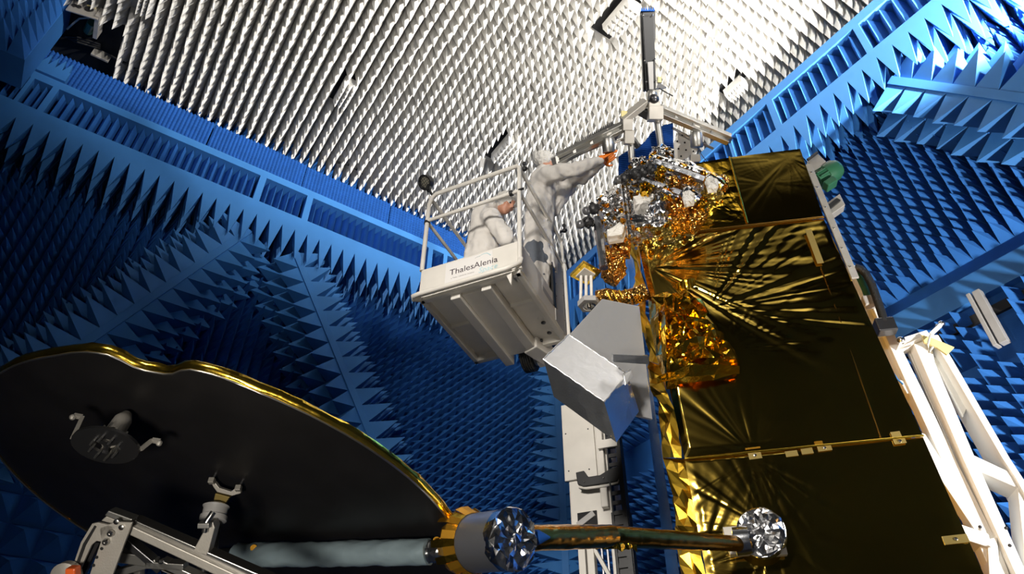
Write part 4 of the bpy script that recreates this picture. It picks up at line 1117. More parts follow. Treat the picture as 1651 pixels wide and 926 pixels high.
# ---- boom from the dish to the satellite
def dd_(x, y, h): return (DPn(x, y, h) - CAM).dot(FW)
dj = 3.0
boom = thing('antenna_boom', 'jointed boom with pale blue tube, silver foil-capped joints and gold tube', 'boom', DP(600, 885, dj) - Z * .1)
def wraptube(a, b, r, m, name, seed, n=70, seg=26, amp=.1, taper=1.0, cap=True, sag=0.0):
    d = (b - a); mb = MB(); ax = d.normalized(); u = ax.orthogonal().normalized(); w = ax.cross(u)
    for i in range(n + 1):
        t = i / n; c = a.lerp(b, t)
        for k in range(seg):
            an = 2 * math.pi * k / seg
            h = noise.noise(V((math.cos(an + t * 6) * 1.6, math.sin(an + t * 6) * 1.6, t * 7 + seed))) + .5 * noise.noise(V((math.cos(an) * 4, math.sin(an) * 4, t * 26 + seed)))
            mb.v.append(c + (u * math.cos(an) + w * math.sin(an)) * r * (1 + amp * h) * (1 + (taper - 1) * t))
    for i in range(n):
        for k in range(seg):
            k2 = (k + 1) % seg; mb.f.append((i * seg + k, i * seg + k2, (i + 1) * seg + k2, (i + 1) * seg + k))
    if cap: mb.f.append(tuple(range(seg))[::-1]); mb.f.append(tuple(n * seg + k for k in range(seg)))
    return mb.build(name, m, boom, smooth=50)
tc_ = DPn(752, 885, -.08); dcc = (tc_ - CAM).dot(FW)
ta, tb = DPn(382, 896, -.13), DPn(692, 890, -.10)
wraptube(ta, tb, .0165 * (ta - CAM).dot(FW), 'blue_film', 'blue_wrapped_tube', 1.0, amp=.13)
tc_ = DPn(752, 885, -.08); dcc = (tc_ - CAM).dot(FW)
wraptube(tb, tc_, .0162 * dcc, 'silver', 'silver_sleeve', 4.0, 24, amp=.12)
te = DPn(372, 897, -.13)
MB().tube([DPn(350, 898, -.13), te, ta], .038, 16).build('bare_tube_end', 'dark_steel', boom, smooth=40)
def dot(x, y, d, r=.022):
    k = min(1, max(0, (x - 382) / 370.0)); c = DP(x, y, ((ta.lerp(tc_, k) - CAM).dot(FW)) - .047); n_ = (CAM - c).normalized(); MB().lathe(c, n_, [(r, 0), (r, .003)], 16).build('amber_dot', 'amber', boom)
for x, y, d in ((409, 884, 3.26), (700, 893, 3.475), (728, 888, 3.50), (752, 884, 3.50), (704, 872, 3.49)): dot(x, y, d, .016)
# first joint: metal drum with foil cap, gold skirt round its base
jc = DP(829, 869, dcc - .19); vdir = (CAM - jc).normalized()
lft = DP(755, 877, dcc)
jax = (jc - lft).normalized()
jr = .0405 * dcc
MB().lathe(lft, jax, [(jr * .98, 0), (jr, .02), (jr, (jc - lft).length * .98)], 48).build('joint_drum', 'brushed', boom, smooth=40)
def foilcap(c, ax, r, seed, name, parent, bulge=.012, side=.05):
    rnd = random.Random(seed); ax = ax.normalized(); u = ax.orthogonal().normalized(); w = ax.cross(u); seg = 26; vs = []; fs = []
    lv = [(1.02, -side, .4), (1.035, -side * .5, 1), (1.04, -.004, .8), (.97, .008, .8), (.80, bulge, 1), (.60, bulge, 1), (.4, bulge, 1), (.2, bulge, 1)]
    for f, h, j in lv:
        for k in range(seg):
            an = 2 * math.pi * (k + rnd.uniform(-.35, .35)) / seg
            vs.append(c + (u * math.cos(an) + w * math.sin(an)) * r * (f + rnd.uniform(-.02, .02)) + ax * (h + rnd.uniform(-.013, .013) * j))
    for i in range(len(lv) - 1):
        for k in range(seg):
            k2 = (k + 1) % seg; a, b, cc, d = i * seg + k, i * seg + k2, (i + 1) * seg + k2, (i + 1) * seg + k
            fs += [(a, b, cc), (a, cc, d)] if rnd.random() < .5 else [(a, b, d), (b, cc, d)]
    fs.append(tuple((len(lv) - 1) * seg + k for k in range(seg)))
    return MB().add(vs, fs).build(name, 'silver', parent)
foilcap(jc, jax, jr, 8, 'foil_cap', boom)
rnd = random.Random(4)
u = jax.orthogonal().normalized(); w = jax.cross(u)
for k in range(26):
    an = 2 * math.pi * k / 26; dr_ = u * math.cos(an) + w * math.sin(an); tg = jax.cross(dr_)
    c0 = lft + jax * .055 + dr_ * (jr * 1.02); c1 = lft - jax * .0 + dr_ * (jr * 1.13 + rnd.uniform(0, .02)); c2 = lft - jax * (.05 + rnd.uniform(0, .03)) + dr_ * (jr * (.98 if k % 3 else 1.25)); hw = .0165
    sk = MB().add([c0 - tg * hw, c0 + tg * hw, c1 + tg * hw * 1.1, c1 - tg * hw * 1.1, c2 + tg * hw * .9, c2 - tg * hw * .9], [(0, 1, 2, 3), (3, 2, 4, 5)])
    sk.build('gold_skirt_flap', 'amber' if k % 4 else 'gold_edge', boom)
MB().lathe(lft - jax * .05, jax, [(jr * .45, -.06), (jr * .95, .0), (jr * 1.0, .06)], 30).build('joint_base', 'gold_edge', boom, smooth=40)
mb = MB(); pp = DP(868, 867, dcc - .08); mb.lathe(pp, RT, [(.032, -.03), (.032, .0), (.004, .05)], 14); mb.build('blue_plug', 'blue_deep', boom, smooth=40)
# gold tube to the second joint on the satellite face
g0, g1, g2 = DP(850, 868, dcc + .06), DP(985, 865, dcc * .55 + 4.2 * .45), SPp(1203, 878, .16)
wraptube(g0, g1, .058, 'gold_tube', 'gold_wrapped_tube', 7, 44, amp=.05, taper=.98); wraptube(g1, g2, .055, 'gold_tube', 'gold_wrapped_tube', 9, 60, amp=.045, taper=.8)
rnd = random.Random(9)
vs = []; fs = []
for i in range(12):
    t = i / 11; c = g1.lerp(g2, -.12 + t * .28) - Z * (.045 + .012 * (i % 2)) - SN * .02; vs += [c + Z * .04 - SN * .04 * rnd.random(), c - SN * (.02 + .03 * rnd.random()), c - Z * (.012 + .02 * rnd.random())]
for i in range(11):
    for k in range(2): fs.append((i * 3 + k, i * 3 + k + 1, i * 3 + k + 4, i * 3 + k + 3))
MB().add(vs, fs).build('loose_film', 'gold_crumple', boom)
j2 = SPp(1226, 858, .16); j2ax = ((CAM - j2).normalized() * .82 + Z * .25 - SE * .1).normalized()
# kidney-shaped foil-covered joint: round head with a bite where the tube enters
MB().lathe(j2 + SN * .15 - Z * .02, -SN, [(.15, 0), (.13, .05), (.115, .12)], 32).build('gold_pot', 'gold', boom, smooth=40)
MB().lathe(j2 - j2ax * .07, j2ax, [(.146, 0), (.148, .03), (.148, .066)], 36).build('joint_drum', 'silver_smooth', boom, smooth=40)
foilcap(j2, j2ax, .145, 12, 'foil_cap', boom, .010, .03)
mb = MB(); c = SPp(1198, 872, .185); mb.lathe(c, -SE + SN * .15, [(.078, -.04), (.082, 0), (.082, .05), (.070, .055), (.066, .01)], 28, True); mb.build('tube_collar', 'silver_smooth', boom, smooth=40)
mb = MB(); mb.box(SPp(1200, 890, .10), SE * .09, SN * .03, Z * .02); mb.box(SPp(1243, 888, .08), SE * .09, SN * .02, Z * .035); mb.box(SPp(1180, 862, .10), SE * .05, SN * .03, Z * .04); mb.build('joint_bracket', 'alu_mat', boom, bevel=.004)

# ---- aluminium support frame, lower left
fd = 2.55
fr = thing('support_stand', 'aluminium support stand with slotted bracket plate at the lower left corner', 'frame', V((DP(260, 926, fd).xy.to_3d())))
def FP(x, y, d=0.0): return DP(x, y, fd + d)
FN = FW
mb = MB()
mb.prism([FP(*q) for q in ((174, 824), (213, 838), (207, 846), (168, 832))], FN * .05); mb.build('end_block', 'alu', fr, bevel=.003)
mb = MB(); mb.prism([FP(*q, .0) for q in ((171, 833), (205, 846), (198, 858), (160, 843))], FN * .06); mb.build('end_face', 'alu_mat', fr, bevel=.002)
# beam
mb = MB(); mb.prism([FP(*q, .02) for q in ((213, 838), (470, 950), (455, 960), (205, 848))], FN * .06); mb.build('beam_top', 'alu', fr, bevel=.003).data.materials[0] = M['steel']
mb = MB(); mb.prism([FP(*q, .0) for q in ((212, 849), (440, 955), (415, 960), (206, 862))], FN * .05); mb.build('beam_web', 'alu_mat', fr, bevel=.004)
# slotted plate
mb = MB()
mb.prism([FP(*q, -.03) for q in ((186, 842), (213, 843), (160, 985), (125, 985), (163, 872), (160, 852))], FN * .012); sp = mb.build('bracket_plate', 'alu_mat', fr, bevel=.002)
mb = MB(); mb.prism([FP(*q, -.03) for q in ((148, 845), (157, 843), (186, 850), (163, 874), (155, 873), (147, 880), (126, 926), (118, 960), (108, 960), (114, 922), (130, 875))], FN * .012)
mb.build('slot_arm', 'alu_mat', fr, bevel=.002)
mb = MB(); mb.prism([FP(*q, -.034) for q in ((152, 848), (155, 850), (138, 880), (124, 918), (119, 918), (134, 877))], FN * .003); mb.build('slot', 'dark', fr)
mb = MB(); mb.prism([FP(*q, .0) for q in ((149, 875), (160, 876), (146, 905), (128, 945), (118, 945), (134, 900))], FN * .02); mb.build('inner_plate', 'dark_steel', fr)
for x, y in ((179, 860), (171, 874)):
    c = FP(x, y, -.035); b_ = MB().lathe(c, -FN, [(.013, 0), (.013, .004), (.010, .010), (.006, .010), (.005, .006)], 18).build('bolt', 'steel', sp, smooth=30)
for x, y in ((164, 885), (156, 899), (151, 912)): MB().lathe(FP(x, y, -.031), -FN, [(.006, 0), (.006, .001)], 12).build('hole', 'dark', sp)
for x, y in ((189, 841), (197, 850)): MB().lathe(FP(x, y, -.03), -FN, [(.010, 0), (.010, .008), (.005, .010)], 14).build('bolt', 'steel', fr, smooth=30)
mb = MB(); c = FP(112, 926, -.04); mb.lathe(c, -FN, [(.05, 0), (.052, .03), (.044, .034)], 22); mb.build('knob', 'alu_mat', fr, smooth=40)
mb = MB(); mb.box(FP(118, 924, -.1), RT * .018, UP * .022, FN * .02); mb.build('orange_clamp', 'orange', fr, bevel=.006)
for a, b, wd, hh in (((178, 893), (240, 902), .045, .05), ((205, 870), (262, 918), .03, .05), ((240, 908), (300, 912), .03, .05), ((165, 930), (255, 905), .03, .04), ((175, 915), (240, 950), .03, .04), ((262, 905), (340, 940), .03, .05)):
    MB().bar(FP(*a, .10), FP(*b, .10), wd * .9, hh, FN).build('cross_brace', 'dark_steel' if b[1] > 940 or a[0] == 205 else 'alu', fr, bevel=.003)
mb = MB(); mb.ball(FP(260, 905, .04), .012, 10, 8); mb.build('pin', 'steel', fr)
# upright arm that carries the fork
mb = MB(); mb.prism([FP(*q, .02) for q in ((326, 843), (343, 842), (346, 852), (334, 897), (311, 889), (332, 850), (324, 850))], FN * .05); mb.build('fork_arm', 'alu_mat', fr, bevel=.003)
mb = MB(); mb.tube([FP(330, 858, .01), FP(333, 842, .01), FP(344, 826, .03)], .011, 10); mb.build('pin_rod', 'steel', fr, smooth=50)
mb = MB(); mb.box(FP(331, 846, .01), RT * .022, UP * .010, FN * .02); mb.build('rod_block', 'alu', fr, bevel=.003)
mb = MB(); mb.box(FP(222, 915, .3), RT * .02, UP * .04, FN * .02); mb.build('rear_bracket', 'alu_mat', fr, bevel=.003)
for x in (150, 420):
    mb = MB(); t_ = FP(x, 985, .03); mb.bar(t_, V((t_.x, t_.y, 0)), .06, .06, FN); mb.build('leg', 'alu_mat', fr, bevel=.004)
# ================================================================== foil-taped horn box beside the satellite
bx = thing('foil_box', 'angular box covered in silver aluminium tape between the lift and the satellite', 'box', DP(960, 640, 5.0) - Z * .5)
bx['label'] = 'angular box covered in silver aluminium tape between the lift basket and the gold satellite'
fq = lambda x, y, d: DP(x, y, d)
# main (front) block
a, b, d = fq(876, 579, 4.75), fq(917, 540, 5.05), fq(974, 648, 4.50)
ev = fq(893, 640, 4.66) - a
c = b + (d - a); e = a + ev; f_ = d + ev; g = c + ev; h_ = b + ev
mb = MB(); mb.add([a, b, c, d], [(0, 1, 2, 3)]); mb.build('top_face', 'alu_tape', bx)
mb = MB(); mb.add([a, d, f_, e], [(0, 1, 2, 3)]); mb.build('front_face', 'silver_smooth', bx)
mb = MB(); mb.add([d, c, g, f_], [(0, 1, 2, 3)]); mb.build('end_face', 'silver_smooth', bx)
mb = MB(); mb.add([a, b, h_, e], [(0, 1, 2, 3)]); mb.add([e, f_, g, h_], [(0, 1, 2, 3)]); mb.add([b, c, g, h_], [(0, 1, 2, 3)]); mb.build('rear_shell', 'alu_mat', bx)
# tall rear plate
i_, j_ = fq(917, 541, 5.08), fq(971, 482, 5.3); l_ = fq(1052, 676, 4.85)
pn = (j_ - i_).cross(l_ - i_).normalized()
k_, m_, n_ = PL(1031, 494, i_, pn), PL(1000, 664, i_, pn), PL(985, 600, i_, pn)
th = pn * .03
if th.dot(FW) < 0: th = -th
mb = MB(); mb.prism([i_, j_, k_, l_, m_, n_], th); mb.build('rear_plate', 'alu_tape', bx, bevel=.003)
mb = MB(); mb.prism([fq(988, 572, 4.70), fq(1046, 574, 4.68), fq(1047, 588, 4.66), fq(988, 584, 4.68)], FW * .06); mb.build('flat_bar', 'silver_smooth', bx, bevel=.002)
mb = MB(); mb.prism([fq(1006, 606, 4.70), fq(1018, 598, 4.72), fq(1021, 608, 4.70), fq(1008, 622, 4.66)], FW * .08); mb.build('tape_tab', 'alu_tape', bx, bevel=.002)
rnd = random.Random(3)
# folded tape along the edges
for p, q in ((a, d), (d, c), (a, b), (b, c)):
    mb = MB(); nn = 18; u_ = Z.cross((q - p).normalized()).normalized(); mb.tube([p.lerp(q, t / nn) + V((rnd.uniform(-1, 1), rnd.uniform(-1, 1), rnd.uniform(-1, 1))) * .003 for t in range(nn + 1)], .005, 6); mb.build('edge_tape', 'alu_tape', bx)

# ================================================================== small square feed antenna on posts
fa = thing('feed_antenna', 'small square gold-edged plate on three posts above a hexagonal base, left of the satellite', 'antenna', DP(950, 480, 5.9) - Z * .05)
T = lambda x, y, d=5.8: DP(x, y, d)
pl = [T(919, 446, 5.75), T(939, 422, 6.05), T(969, 440, 5.9), T(949, 447, 5.68)]
c1 = T(919, 446, 5.8); c3, c2, c4 = PL(941, 424, c1, Z), PL(969, 440, c1, Z), PL(947, 461, c1, Z)
ctr = (c1 + c2) / 2; nrm = (c2 - c1).cross(c3 - c1).normalized()
if nrm.z < 0: nrm = -nrm
mb = MB(); q = [c1, c3, c2, c4]; mb.prism(q, nrm * .03); tp = mb.build('square_plate', 'gold_edge', fa, bevel=.003)
mb = MB(); mb.prism([ctr + (p - ctr) * .62 - nrm * .012 for p in q], nrm * .012); mb.build('plate_centre', 'white_paint', tp)
hexc = T(950, 494, 5.62)
for x, y in ((935, 455), (945, 448), (955, 455)):
    t_ = ctr + (T(x, 444, 5.78) - ctr) * .8 - nrm * .01; b_ = hexc + (T(x, 494, 5.62) - hexc) * .9 + Z * .03
    MB().tube([t_, b_], .013, 10).build('post', 'white_paint', fa, smooth=50)
mb = MB(); u_ = (T(968, 494, 5.62) - T(932, 494, 5.62)).normalized(); v_ = nrm.cross(u_)
mb.prism([hexc + (u_ * math.cos(math.pi / 3 * k) + v_ * math.sin(math.pi / 3 * k)) * .095 for k in range(6)], nrm * .05); hx_ = mb.build('hexagonal_base', 'grey_paint', fa, bevel=.004)
mb = MB(); mb.lathe(hexc, -nrm, [(.055, 0), (.055, .006), (.042, .008), (.04, .002)], 22); mb.lathe(hexc, -nrm, [(.016, 0), (.016, .02), (.006, .026)], 12); mb.build('connector_ring', 'steel', hx_, smooth=40)
mb = MB(); mb.tube([T(962, 478, 5.75), T(978, 476, 5.72), T(1000, 482, 5.65), T(1022, 478, 5.6), T(1042, 470, 5.6)], [.05, .06, .065, .07, .07], 12)
mb.build('wrapped_cable', 'amber_silver', fa)
for k in range(5):
    mb = MB(); mb.tube([T(978 + 10 * k, 470 - k, 5.60), T(984 + 10 * k, 482 - k, 5.56), T(992 + 10 * k, 490 - k, 5.6)], .008, 6); mb.build('cable_strand', 'gold_edge', fa)

# ================================================================== test antenna rig above
rd = 7.1
Q = lambda x, y, d=0.0: DP(x, y, rd + d)
rig = thing('antenna_rig', 'aluminium truss rig with upright dark antenna strip standing above the satellite', 'test rig', Q(1060, 260) - Z * .1)
mb = MB(); mb.prism([Q(1036, 20), Q(1054, 19), Q(1058, 148), Q(1043, 146)], FW * .06); st = mb.build('antenna_strip', 'strip', rig, bevel=.004)
mb = MB(); mb.prism([Q(1033, 17, .07), Q(1056, 16, .07), Q(1057, 60, .07), Q(1042, 146, .07), Q(1038, 145, .07)], FW * .06); mb.build('absorber_backing', 'black', st)
mb = MB()
for k in range(6):
    c = Q(1034.5 + 3.8 * k, 18.5, .05); mb.pyr(c, RT * .012, FW * .012, c + UP * .05)
mb.build('serrated_edge', 'blue_deep', st)
mb = MB(); mb.prism([Q(1044, 100, -.03), Q(1053, 99, -.03), Q(1054, 144, -.03), Q(1047, 144, -.03)], FW * .03); mb.build('clamp_plate', 'grey_paint', st, bevel=.003)
for x, y in ((1037, 25), (1052, 24), (1040, 98), (1056, 95), (1042, 132), (1057, 130), (1049, 103), (1050, 137)): MB().ball(Q(x, y, -.02), .010, 8, 6).build('screw', 'steel', st)
mb = MB(); mb.lathe(Q(1051, 156), UP, [(.05, -.05), (.055, -.02), (.055, .04), (.04, .06)], 20); mb.build('swivel_joint', 'alu', rig, smooth=40)
mb = MB(); mb.ball(Q(1054, 160, -.04), .055, 16, 10); mb.build('dark_ball', 'dark_steel', rig, smooth=180)
mb = MB(); mb.box(Q(1054, 172), RT * .06, UP * .035, FW * .06); mb.box(Q(1056, 184), RT * .075, UP * .07, FW * .07); mb.build('clamp_block', 'alu_mat', rig, bevel=.008)
mb = MB(); mb.prism([Q(1058, 143, .05), Q(1062, 132, .05), Q(1075, 141, .05), Q(1068, 143, .05)], FW * .03); mb.build('vane', 'dark_steel', rig)
mb = MB(); mb.tube([Q(1062, 142), Q(1072, 148), Q(1085, 155)], .007, 6); mb.build('wire', 'black', rig)
mb = MB(); mb.box(Q(1063, 129, .06), RT * .018, UP * .03, FW * .02); mb.build('yellow_tag', 'yellow', rig)
mb = MB(); mb.box(Q(1006, 184, -.0), RT * .03, UP * .03, FW * .02); mb.build('yellow_tag', 'yellow', rig)
def truss(pts_top, pts_bot, dd, name, posts=4, w=.03):
    t = rig
    p, q = [Q(*x, dd) for x in pts_top]; r, s_ = [Q(*x, dd) for x in pts_bot]
    o = MB().bar(p, q, w, w * 1.2).build(name, 'alu', t, bevel=.003)
    MB().bar(r, s_, w, w).build('lower_chord', 'alu', o, bevel=.003)
    for k in range(posts + 1):
        f = k / posts; MB().bar(p.lerp(q, f), r.lerp(s_, f), w * .7, w * .7).build('web_post', 'alu', o)
    return o
truss(((898, 252), (1008, 198)), ((900, 264), (1010, 206)), .0, 'truss_beam', 4, .045)
truss(((1062, 172), (1178, 221)), ((1060, 182), (1174, 230)), .0, 'truss_beam', 4, .05)
mb = MB(); mb.bar(Q(890, 262, .2), Q(1000, 214, .2), .12, .02); mb.build('dark_web', 'grey_paint', rig)
mb = MB(); mb.bar(Q(1070, 180, .12), Q(1170, 222, .12), .10, .03); mb.build('dark_web', 'dark_steel', rig)
mb = MB(); mb.bar(Q(1003, 195), Q(1042, 164), .07, .09); mb.build('arm', 'alu_mat', rig, bevel=.006)
mb = MB(); mb.bar(Q(1028, 176, .05), Q(1052, 190, .05), .09, .06); mb.build('arm', 'dark_steel', rig, bevel=.006)
mb = MB(); mb.box(Q(1011, 203), RT * .05, UP * .06, FW * .06); mb.box(Q(1014, 222), RT * .05, UP * .07, FW * .05); mb.build('clamp_block', 'alu_mat', rig, bevel=.008)
mb = MB(); mb.bar(Q(1018, 222, .03), Q(1030, 238, .03), .05, .06); mb.build('brace', 'dark_steel', rig, bevel=.004)
for a_, b_ in (((1017, 226), (1019, 262)), ((1059, 190), (1066, 240))): MB().tube([Q(*a_, .04), Q(*b_, .04)], .036, 16).build('support_post', 'alu', rig, smooth=50)
for x, y in ((981, 234), (1123, 225)):
    MB().lathe(Q(x, y), UP - RT * .05, [(.062, -.08), (.066, -.07), (.066, .06), (.05, .08)], 22).build('motor_can', 'alu', rig, smooth=40)
    MB().bar(Q(x + 1, y - 14), Q(x + 1, y - 26), .05, .03).build('motor_bracket', 'alu_mat', rig)
mb = MB(); mb.tube([Q(985, 232, .02), Q(1006, 224, .02)], .016, 8); mb.build('rod', 'alu', rig); mb = MB(); mb.tube([Q(1085, 207, .1), Q(1110, 220, .1), Q(1150, 240, .1)], .014, 8); mb.build('rod', 'alu', rig)
mb = MB(); n = 30
p, q = Q(901, 252, .06), Q(990, 202, .06)
for k in range(n):
    t0 = p.lerp(q, k / n); t1 = p.lerp(q, (k + 1) / n); m0 = (t0 + t1) / 2 + UP * .06; mb.prism([t0, t1, m0], FW * .1)
mb.box((p + q) / 2 - UP * .015, (q - p) / 2, UP * .02, FW * .06); mb.build('serrated_strip', 'black', rig)
mb = MB(); mb.prism([Q(*x, .15) for x in ((1086, 232), (1094, 212), (1108, 222), (1128, 226), (1128, 240), (1114, 252), (1100, 258), (1088, 258))], FW * .02); pp_ = mb.build('perforated_plate', 'white_paint', rig)
for x, y in ((1092, 228), (1104, 230), (1116, 234), (1094, 240), (1106, 242), (1118, 244), (1098, 252), (1100, 218)): MB().lathe(Q(x, y, .148), -FW, [(.010, 0), (.010, .002)], 10).build('hole', 'dark', pp_)
mb = MB(); mb.box(Q(1120, 256, .05), RT * .05, UP * .04, FW * .04); mb.build('post_foot', 'alu_mat', rig, bevel=.004)
mb = MB(); mb.tube([Q(1122, 232), Q(1128, 245), Q(1140, 262)], .004, 6); mb.build('thin_wire', 'steel', rig)

# curved blue corrugated absorber panel
cp_ = []
outl = [(998, 282), (998, 252), (1012, 243), (1028, 238), (1040, 228), (1050, 214), (1064, 204), (1085, 198), (1086, 250), (1080, 262), (1040, 285)]
bp_ = MB(); bp_.prism([Q(x, y, .12) for x, y in outl], FW * .04)
t = thing('corrugated_panel', 'dark blue corrugated absorber panel with curved upper edge behind the instruments', 'absorber panel', Q(1045, 270, .14) - Z * .05)
bp_.build('panel_board', 'blue_deep', t)
def inside(x, y):
    c = False; n = len(outl)
    for i in range(n):
        (x1, y1), (x2, y2) = outl[i], outl[(i + 1) % n]
        if (y1 > y) != (y2 > y) and x < (x2 - x1) * (y - y1) / (y2 - y1) + x1: c = not c
    return c
mb = MB()
for r in range(28):
    y0 = 200 + r * 3.0; xs = [x for x in range(996, 1090) if inside(x, y0 + (x - 1040) * -.12)]
    if len(xs) < 3: continue
    x0, x1 = xs[0], xs[-1]
    p, q = Q(x0, y0 + (x0 - 1040) * -.12, .118), Q(x1, y0 + (x1 - 1040) * -.12, .118); h_ = UP * .0085
    mb.prism([p - h_, p + h_, p - FW * .016], q - p)
mb.build('corrugation', 'blue_deep', t)

# ================================================================== white tower at the right
YT = YS
TN = SN; TE = SE; TP0 = CAM + SN * 5.35
def TP(x, y, off=0.0): return PL(x, y, TP0 - TN * off, TN)
tw = thing('support_tower', 'tall white welded steel tower behind the right edge of the satellite', 'tower', V((TP(1600, 926) + TN * .2).xy.to_3d()))
def beam(name, pts, off, dep, m='tower_paint', bevel=.006):
    return MB().prism([TP(x, y, off) for x, y in pts], TN * dep).build(name, m, tw, bevel=bevel)
beam('left_upright', [(1385, 428), (1400, 440), (1443, 540), (1484, 622), (1541, 740), (1609, 876), (1650, 985), (1622, 985), (1590, 905), (1545, 800), (1520, 745), (1474, 645), (1430, 548), (1378, 430)], .02, .12)
beam('edge_strip', [(1366, 425), (1380, 428), (1430, 545), (1455, 618), (1440, 622), (1404, 530)], -.04, .06)
beam('inner_web', [(1392, 470), (1440, 560), (1470, 622), (1440, 622), (1400, 520)], -.10, .02, 'white_paint')
beam('short_cross_member', [(1450, 612), (1484, 622), (1488, 640), (1462, 634)], .0, .14)
beam('lower_web', [(1460, 640), (1486, 642), (1556, 800), (1580, 850), (1500, 712)], -.12, .02, 'white_paint')
beam('diagonal_brace', [(1480, 696), (1492, 700), (1590, 856), (1578, 864), (1500, 748)], .03, .10)
beam('channel', [(1455, 546), (1468, 542), (1553, 740), (1616, 880), (1607, 880), (1541, 744)], -.03, .04, 'alu_mat')
beam('channel_groove', [(1464, 546), (1467, 545), (1551, 742), (1611, 876), (1608, 878), (1547, 742)], -.02, .02, 'dark_steel')
beam('right_upright', [(1468, 542), (1500, 538), (1507, 583), (1573, 740), (1651, 914), (1684, 985), (1664, 985), (1616, 878), (1553, 740)], .08, .12)
beam('sloped_leg', [(1498, 540), (1513, 540), (1629, 740), (1652, 775), (1704, 855), (1684, 855), (1636, 768), (1617, 740), (1522, 577)], .10, .26)
beam('gusset', [(1503, 575), (1524, 578), (1562, 650), (1553, 672)], .0, .03)
beam('cross_member', [(1570, 734), (1638, 766), (1642, 787), (1580, 760)], .07, .2)
beam('right_post', [(1640, 780), (1656, 785), (1676, 985), (1662, 985)], .07, .2)
beam('lower_cross_member', [(1542, 843), (1594, 861), (1600, 884), (1556, 870)], .06, .16)
beam('lower_post', [(1592, 870), (1608, 866), (1618, 985), (1598, 985)], .05, .16)
beam('top_plate', [(1450, 553), (1456, 544), (1494, 532), (1500, 540), (1470, 550)], .14, .2)
MB().bar(TP(1500, 540, .1), TP(1517, 524, .1), .04, .03).build('top_lug', 'tower_paint', tw, bevel=.006)
MB().ball(TP(1518, 522, .1), .028, 12, 8).build('lug_ball', 'steel', tw, smooth=180)
MB().ball(TP(1512, 526, .1), .02, 12, 8).build('lug_ball', 'steel', tw, smooth=180)
MB().ball(TP(1453, 549, .12), .035, 12, 8).build('shackle', 'steel', tw, smooth=180)
beam('yellow_plate', [(1486, 540), (1500, 544), (1520, 552), (1539, 560), (1527, 572), (1510, 560), (1490, 552)], .18, .02, 'yellow', .002)
MB().tube([TP(1500, 541, .2), TP(1496, 556, .24), TP(1498, 568, .22), TP(1504, 560, .2)], .009, 8).build('tie_cord', 'cable_white', tw)
for x, y in ((1580, 850), (1622, 852), (1628, 880)): MB().ball(TP(x, y, .17), .012, 8, 6).build('bolt', 'dark_steel', tw)
for sx in (1480, 1620, 1690):
    b_ = TP(sx, 985, .05); MB().bar(b_ + TN * .1 + Z * .2, V((b_.x, b_.y, 0)) + TN * .1, .16, .16, TN).build('foot', 'tower_paint', tw, bevel=.01)
# cable loom and grey blocks along the tower edge
t = thing('cable_loom', 'thick black cable loop beside the satellite edge, running into a grey connector on the tower', 'cable', TP(1405, 470, .2) - Z * .3)
K = lambda x, y, o_=.22: TP(x, y, o_)
MB().tube([K(1378, 431), K(1388, 434), K(1397, 443), K(1406, 460), K(1413, 480), K(1419, 497), K(1423, 510), K(1426, 520)], .034, 12).build('cable_sleeve', 'rubber', t, smooth=60)
MB().box(K(1427, 527, .2), TE * .075, TN * .05, Z * .065).build('connector_block', 'dark_steel', t, bevel=.01)
t2 = MB().tube([K(1383, 440, .14), K(1390, 455, .14), K(1396, 468, .14), K(1400, 480, .14)], .032, 10).build('green_cable', 'green', smooth=60); recenter(t2)
tag(t2, 'green cable bundle tucked between satellite edge and black cable', 'cable')
t3 = MB().box(K(1403, 487, .16), TE * .06, TN * .04, Z * .05).build('connector_box', 'grey_paint', bevel=.01); recenter(t3); tag(t3, 'grey connector box below the green cable on the tower edge', 'connector')
t4 = MB().tube([TP(1416, 556, .16), TP(1430, 588, .16), TP(1447, 612, .16), TP(1456, 620, .16)], .008, 6).build('blue_cord', 'blue_panel'); recenter(t4); tag(t4, 'thin blue cord on the white tower beside the satellite edge', 'cord')
# green motor and brackets at the upper right corner of the satellite
mo = thing('green_motor', 'dark green electric motor with grey bracket at the upper right corner of the satellite', 'motor', SPp(1325, 280, -.3))
G = lambda x, y, o_=-.3: SPp(x, y, o_)
ax = (G(1356, 264) - G(1310, 292)).normalized()
MB().lathe(G(1322, 288), ax, [(.085, -.06), (.09, 0), (.09, .05), (.10, .055), (.105, .10), (.105, .17), (.085, .215), (.05, .225)], 26).build('motor_body', 'green', mo, smooth=40)
mb = MB()
for k in range(12):
    an = 2 * math.pi * k / 12; u_ = ax.orthogonal().normalized(); w_ = ax.cross(u_); c = G(1322, 288) + (u_ * math.cos(an) + w_ * math.sin(an)) * .092; mb.bar(c - ax * .05, c + ax * .05, .008, .03, ax.orthogonal())
mb.build('cooling_fins', 'green', mo)
MB().box(G(1338, 297, -.26), ax * .06, SN * .05, (ax.cross(SN)) * .035).build('terminal_box', 'green', mo, bevel=.01)
MB().prism([G(*q, -.22) for q in ((1302, 257), (1317, 246), (1334, 262), (1311, 282))], SN * .16).build('mount_plate', 'alu_mat', mo, bevel=.006)
MB().bar(G(1302, 258, -.2), G(1318, 246, -.2), .02, .02).build('dark_slot', 'dark_steel', mo)
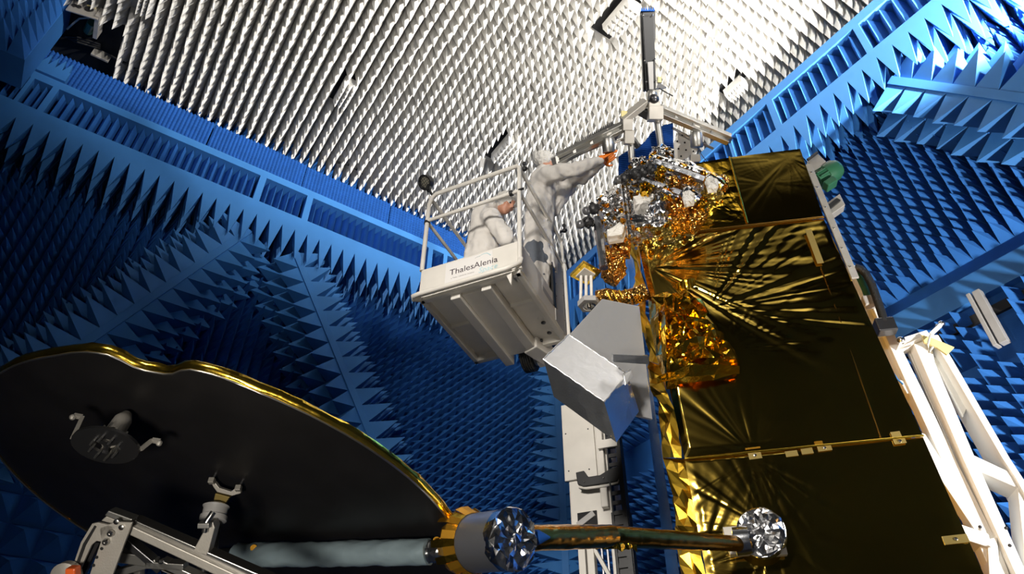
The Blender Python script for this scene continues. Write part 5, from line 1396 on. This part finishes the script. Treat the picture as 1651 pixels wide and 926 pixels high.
o = MB().prism([SPp(*q, -.10) for q in ((1332, 328), (1354, 312), (1363, 330), (1340, 346)) ], SN * .09).build('wall_bracket', 'alu_mat', bevel=.006)
MB().bar(SPp(1336, 335, -.09), SPp(1352, 322, -.09), .04, .02, SN).build('slot', 'dark_steel', o)
for ch in o.children: pass
tag(o, 'pale metal bracket block jutting from the satellite edge below the green motor', 'bracket')
# ================================================================== light
def spot(name, loc, tgt, power, size, deg, col=(1, .96, .9), blend=.5):
    ld = bpy.data.lights.new(name, 'SPOT'); ld.energy = power; ld.shadow_soft_size = size
    ld.spot_size = math.radians(deg); ld.spot_blend = blend; ld.color = col
    o = bpy.data.objects.new(name, ld); COL.objects.link(o); o.location = loc
    o.rotation_euler = (V(tgt) - V(loc)).to_track_quat('-Z', 'Y').to_euler()
    return o
spot('flood_or_added_fill', RM(5.9, -1.0, 6.0), RM(5.2, 1.5, 9.0), 6000, .12, 100, (1, .96, .9), .5)
spot('flood_or_added_fill', RM(3.0, -3.6, 5.3), RM(3.0, 2.8, 10.8), 3600, .2, 86, (1, .96, .9), .6)  # added fill for the rest of the ceiling, no lamp known there
spot('flood_or_added_fill', (-3.5, -2.0, 7.0), (-1.5, 2.4, 11.0), 520, .3, 100, (1, .95, .88), .7)  # added weak fill to lift the left part of the ceiling
spot('flood_or_added_fill', (-1.0, .3, 1.2), (.2, 3.4, 2.7), 210, .25, 128, (1, .93, .82), .8)  # added low front fill for the boom, stand and dish
spot('flood_or_added_fill', (4.7, 1.8, 2.4), (4.2, 6.0, 5.4), 1700, .15, 96, (1, .96, .9), .8)
spot('flood_or_added_fill', (-2.0, -2.2, 5.2), (.5, 5.0, 4.6), 2400, .45, 54, (1, .94, .86), 1)  # added soft frontal fill to brighten the basket and mast
w = bpy.data.worlds.new('world'); S.world = w; w.use_nodes = True
w.node_tree.nodes['Background'].inputs[0].default_value = (.5, .62, 1, 1)
w.node_tree.nodes['Background'].inputs[1].default_value = .30
S.view_settings.view_transform = 'Standard'; S.view_settings.look = 'None'
S.view_settings.exposure = 0.0; S.view_settings.gamma = 1.0; S.view_settings.use_curve_mapping = False
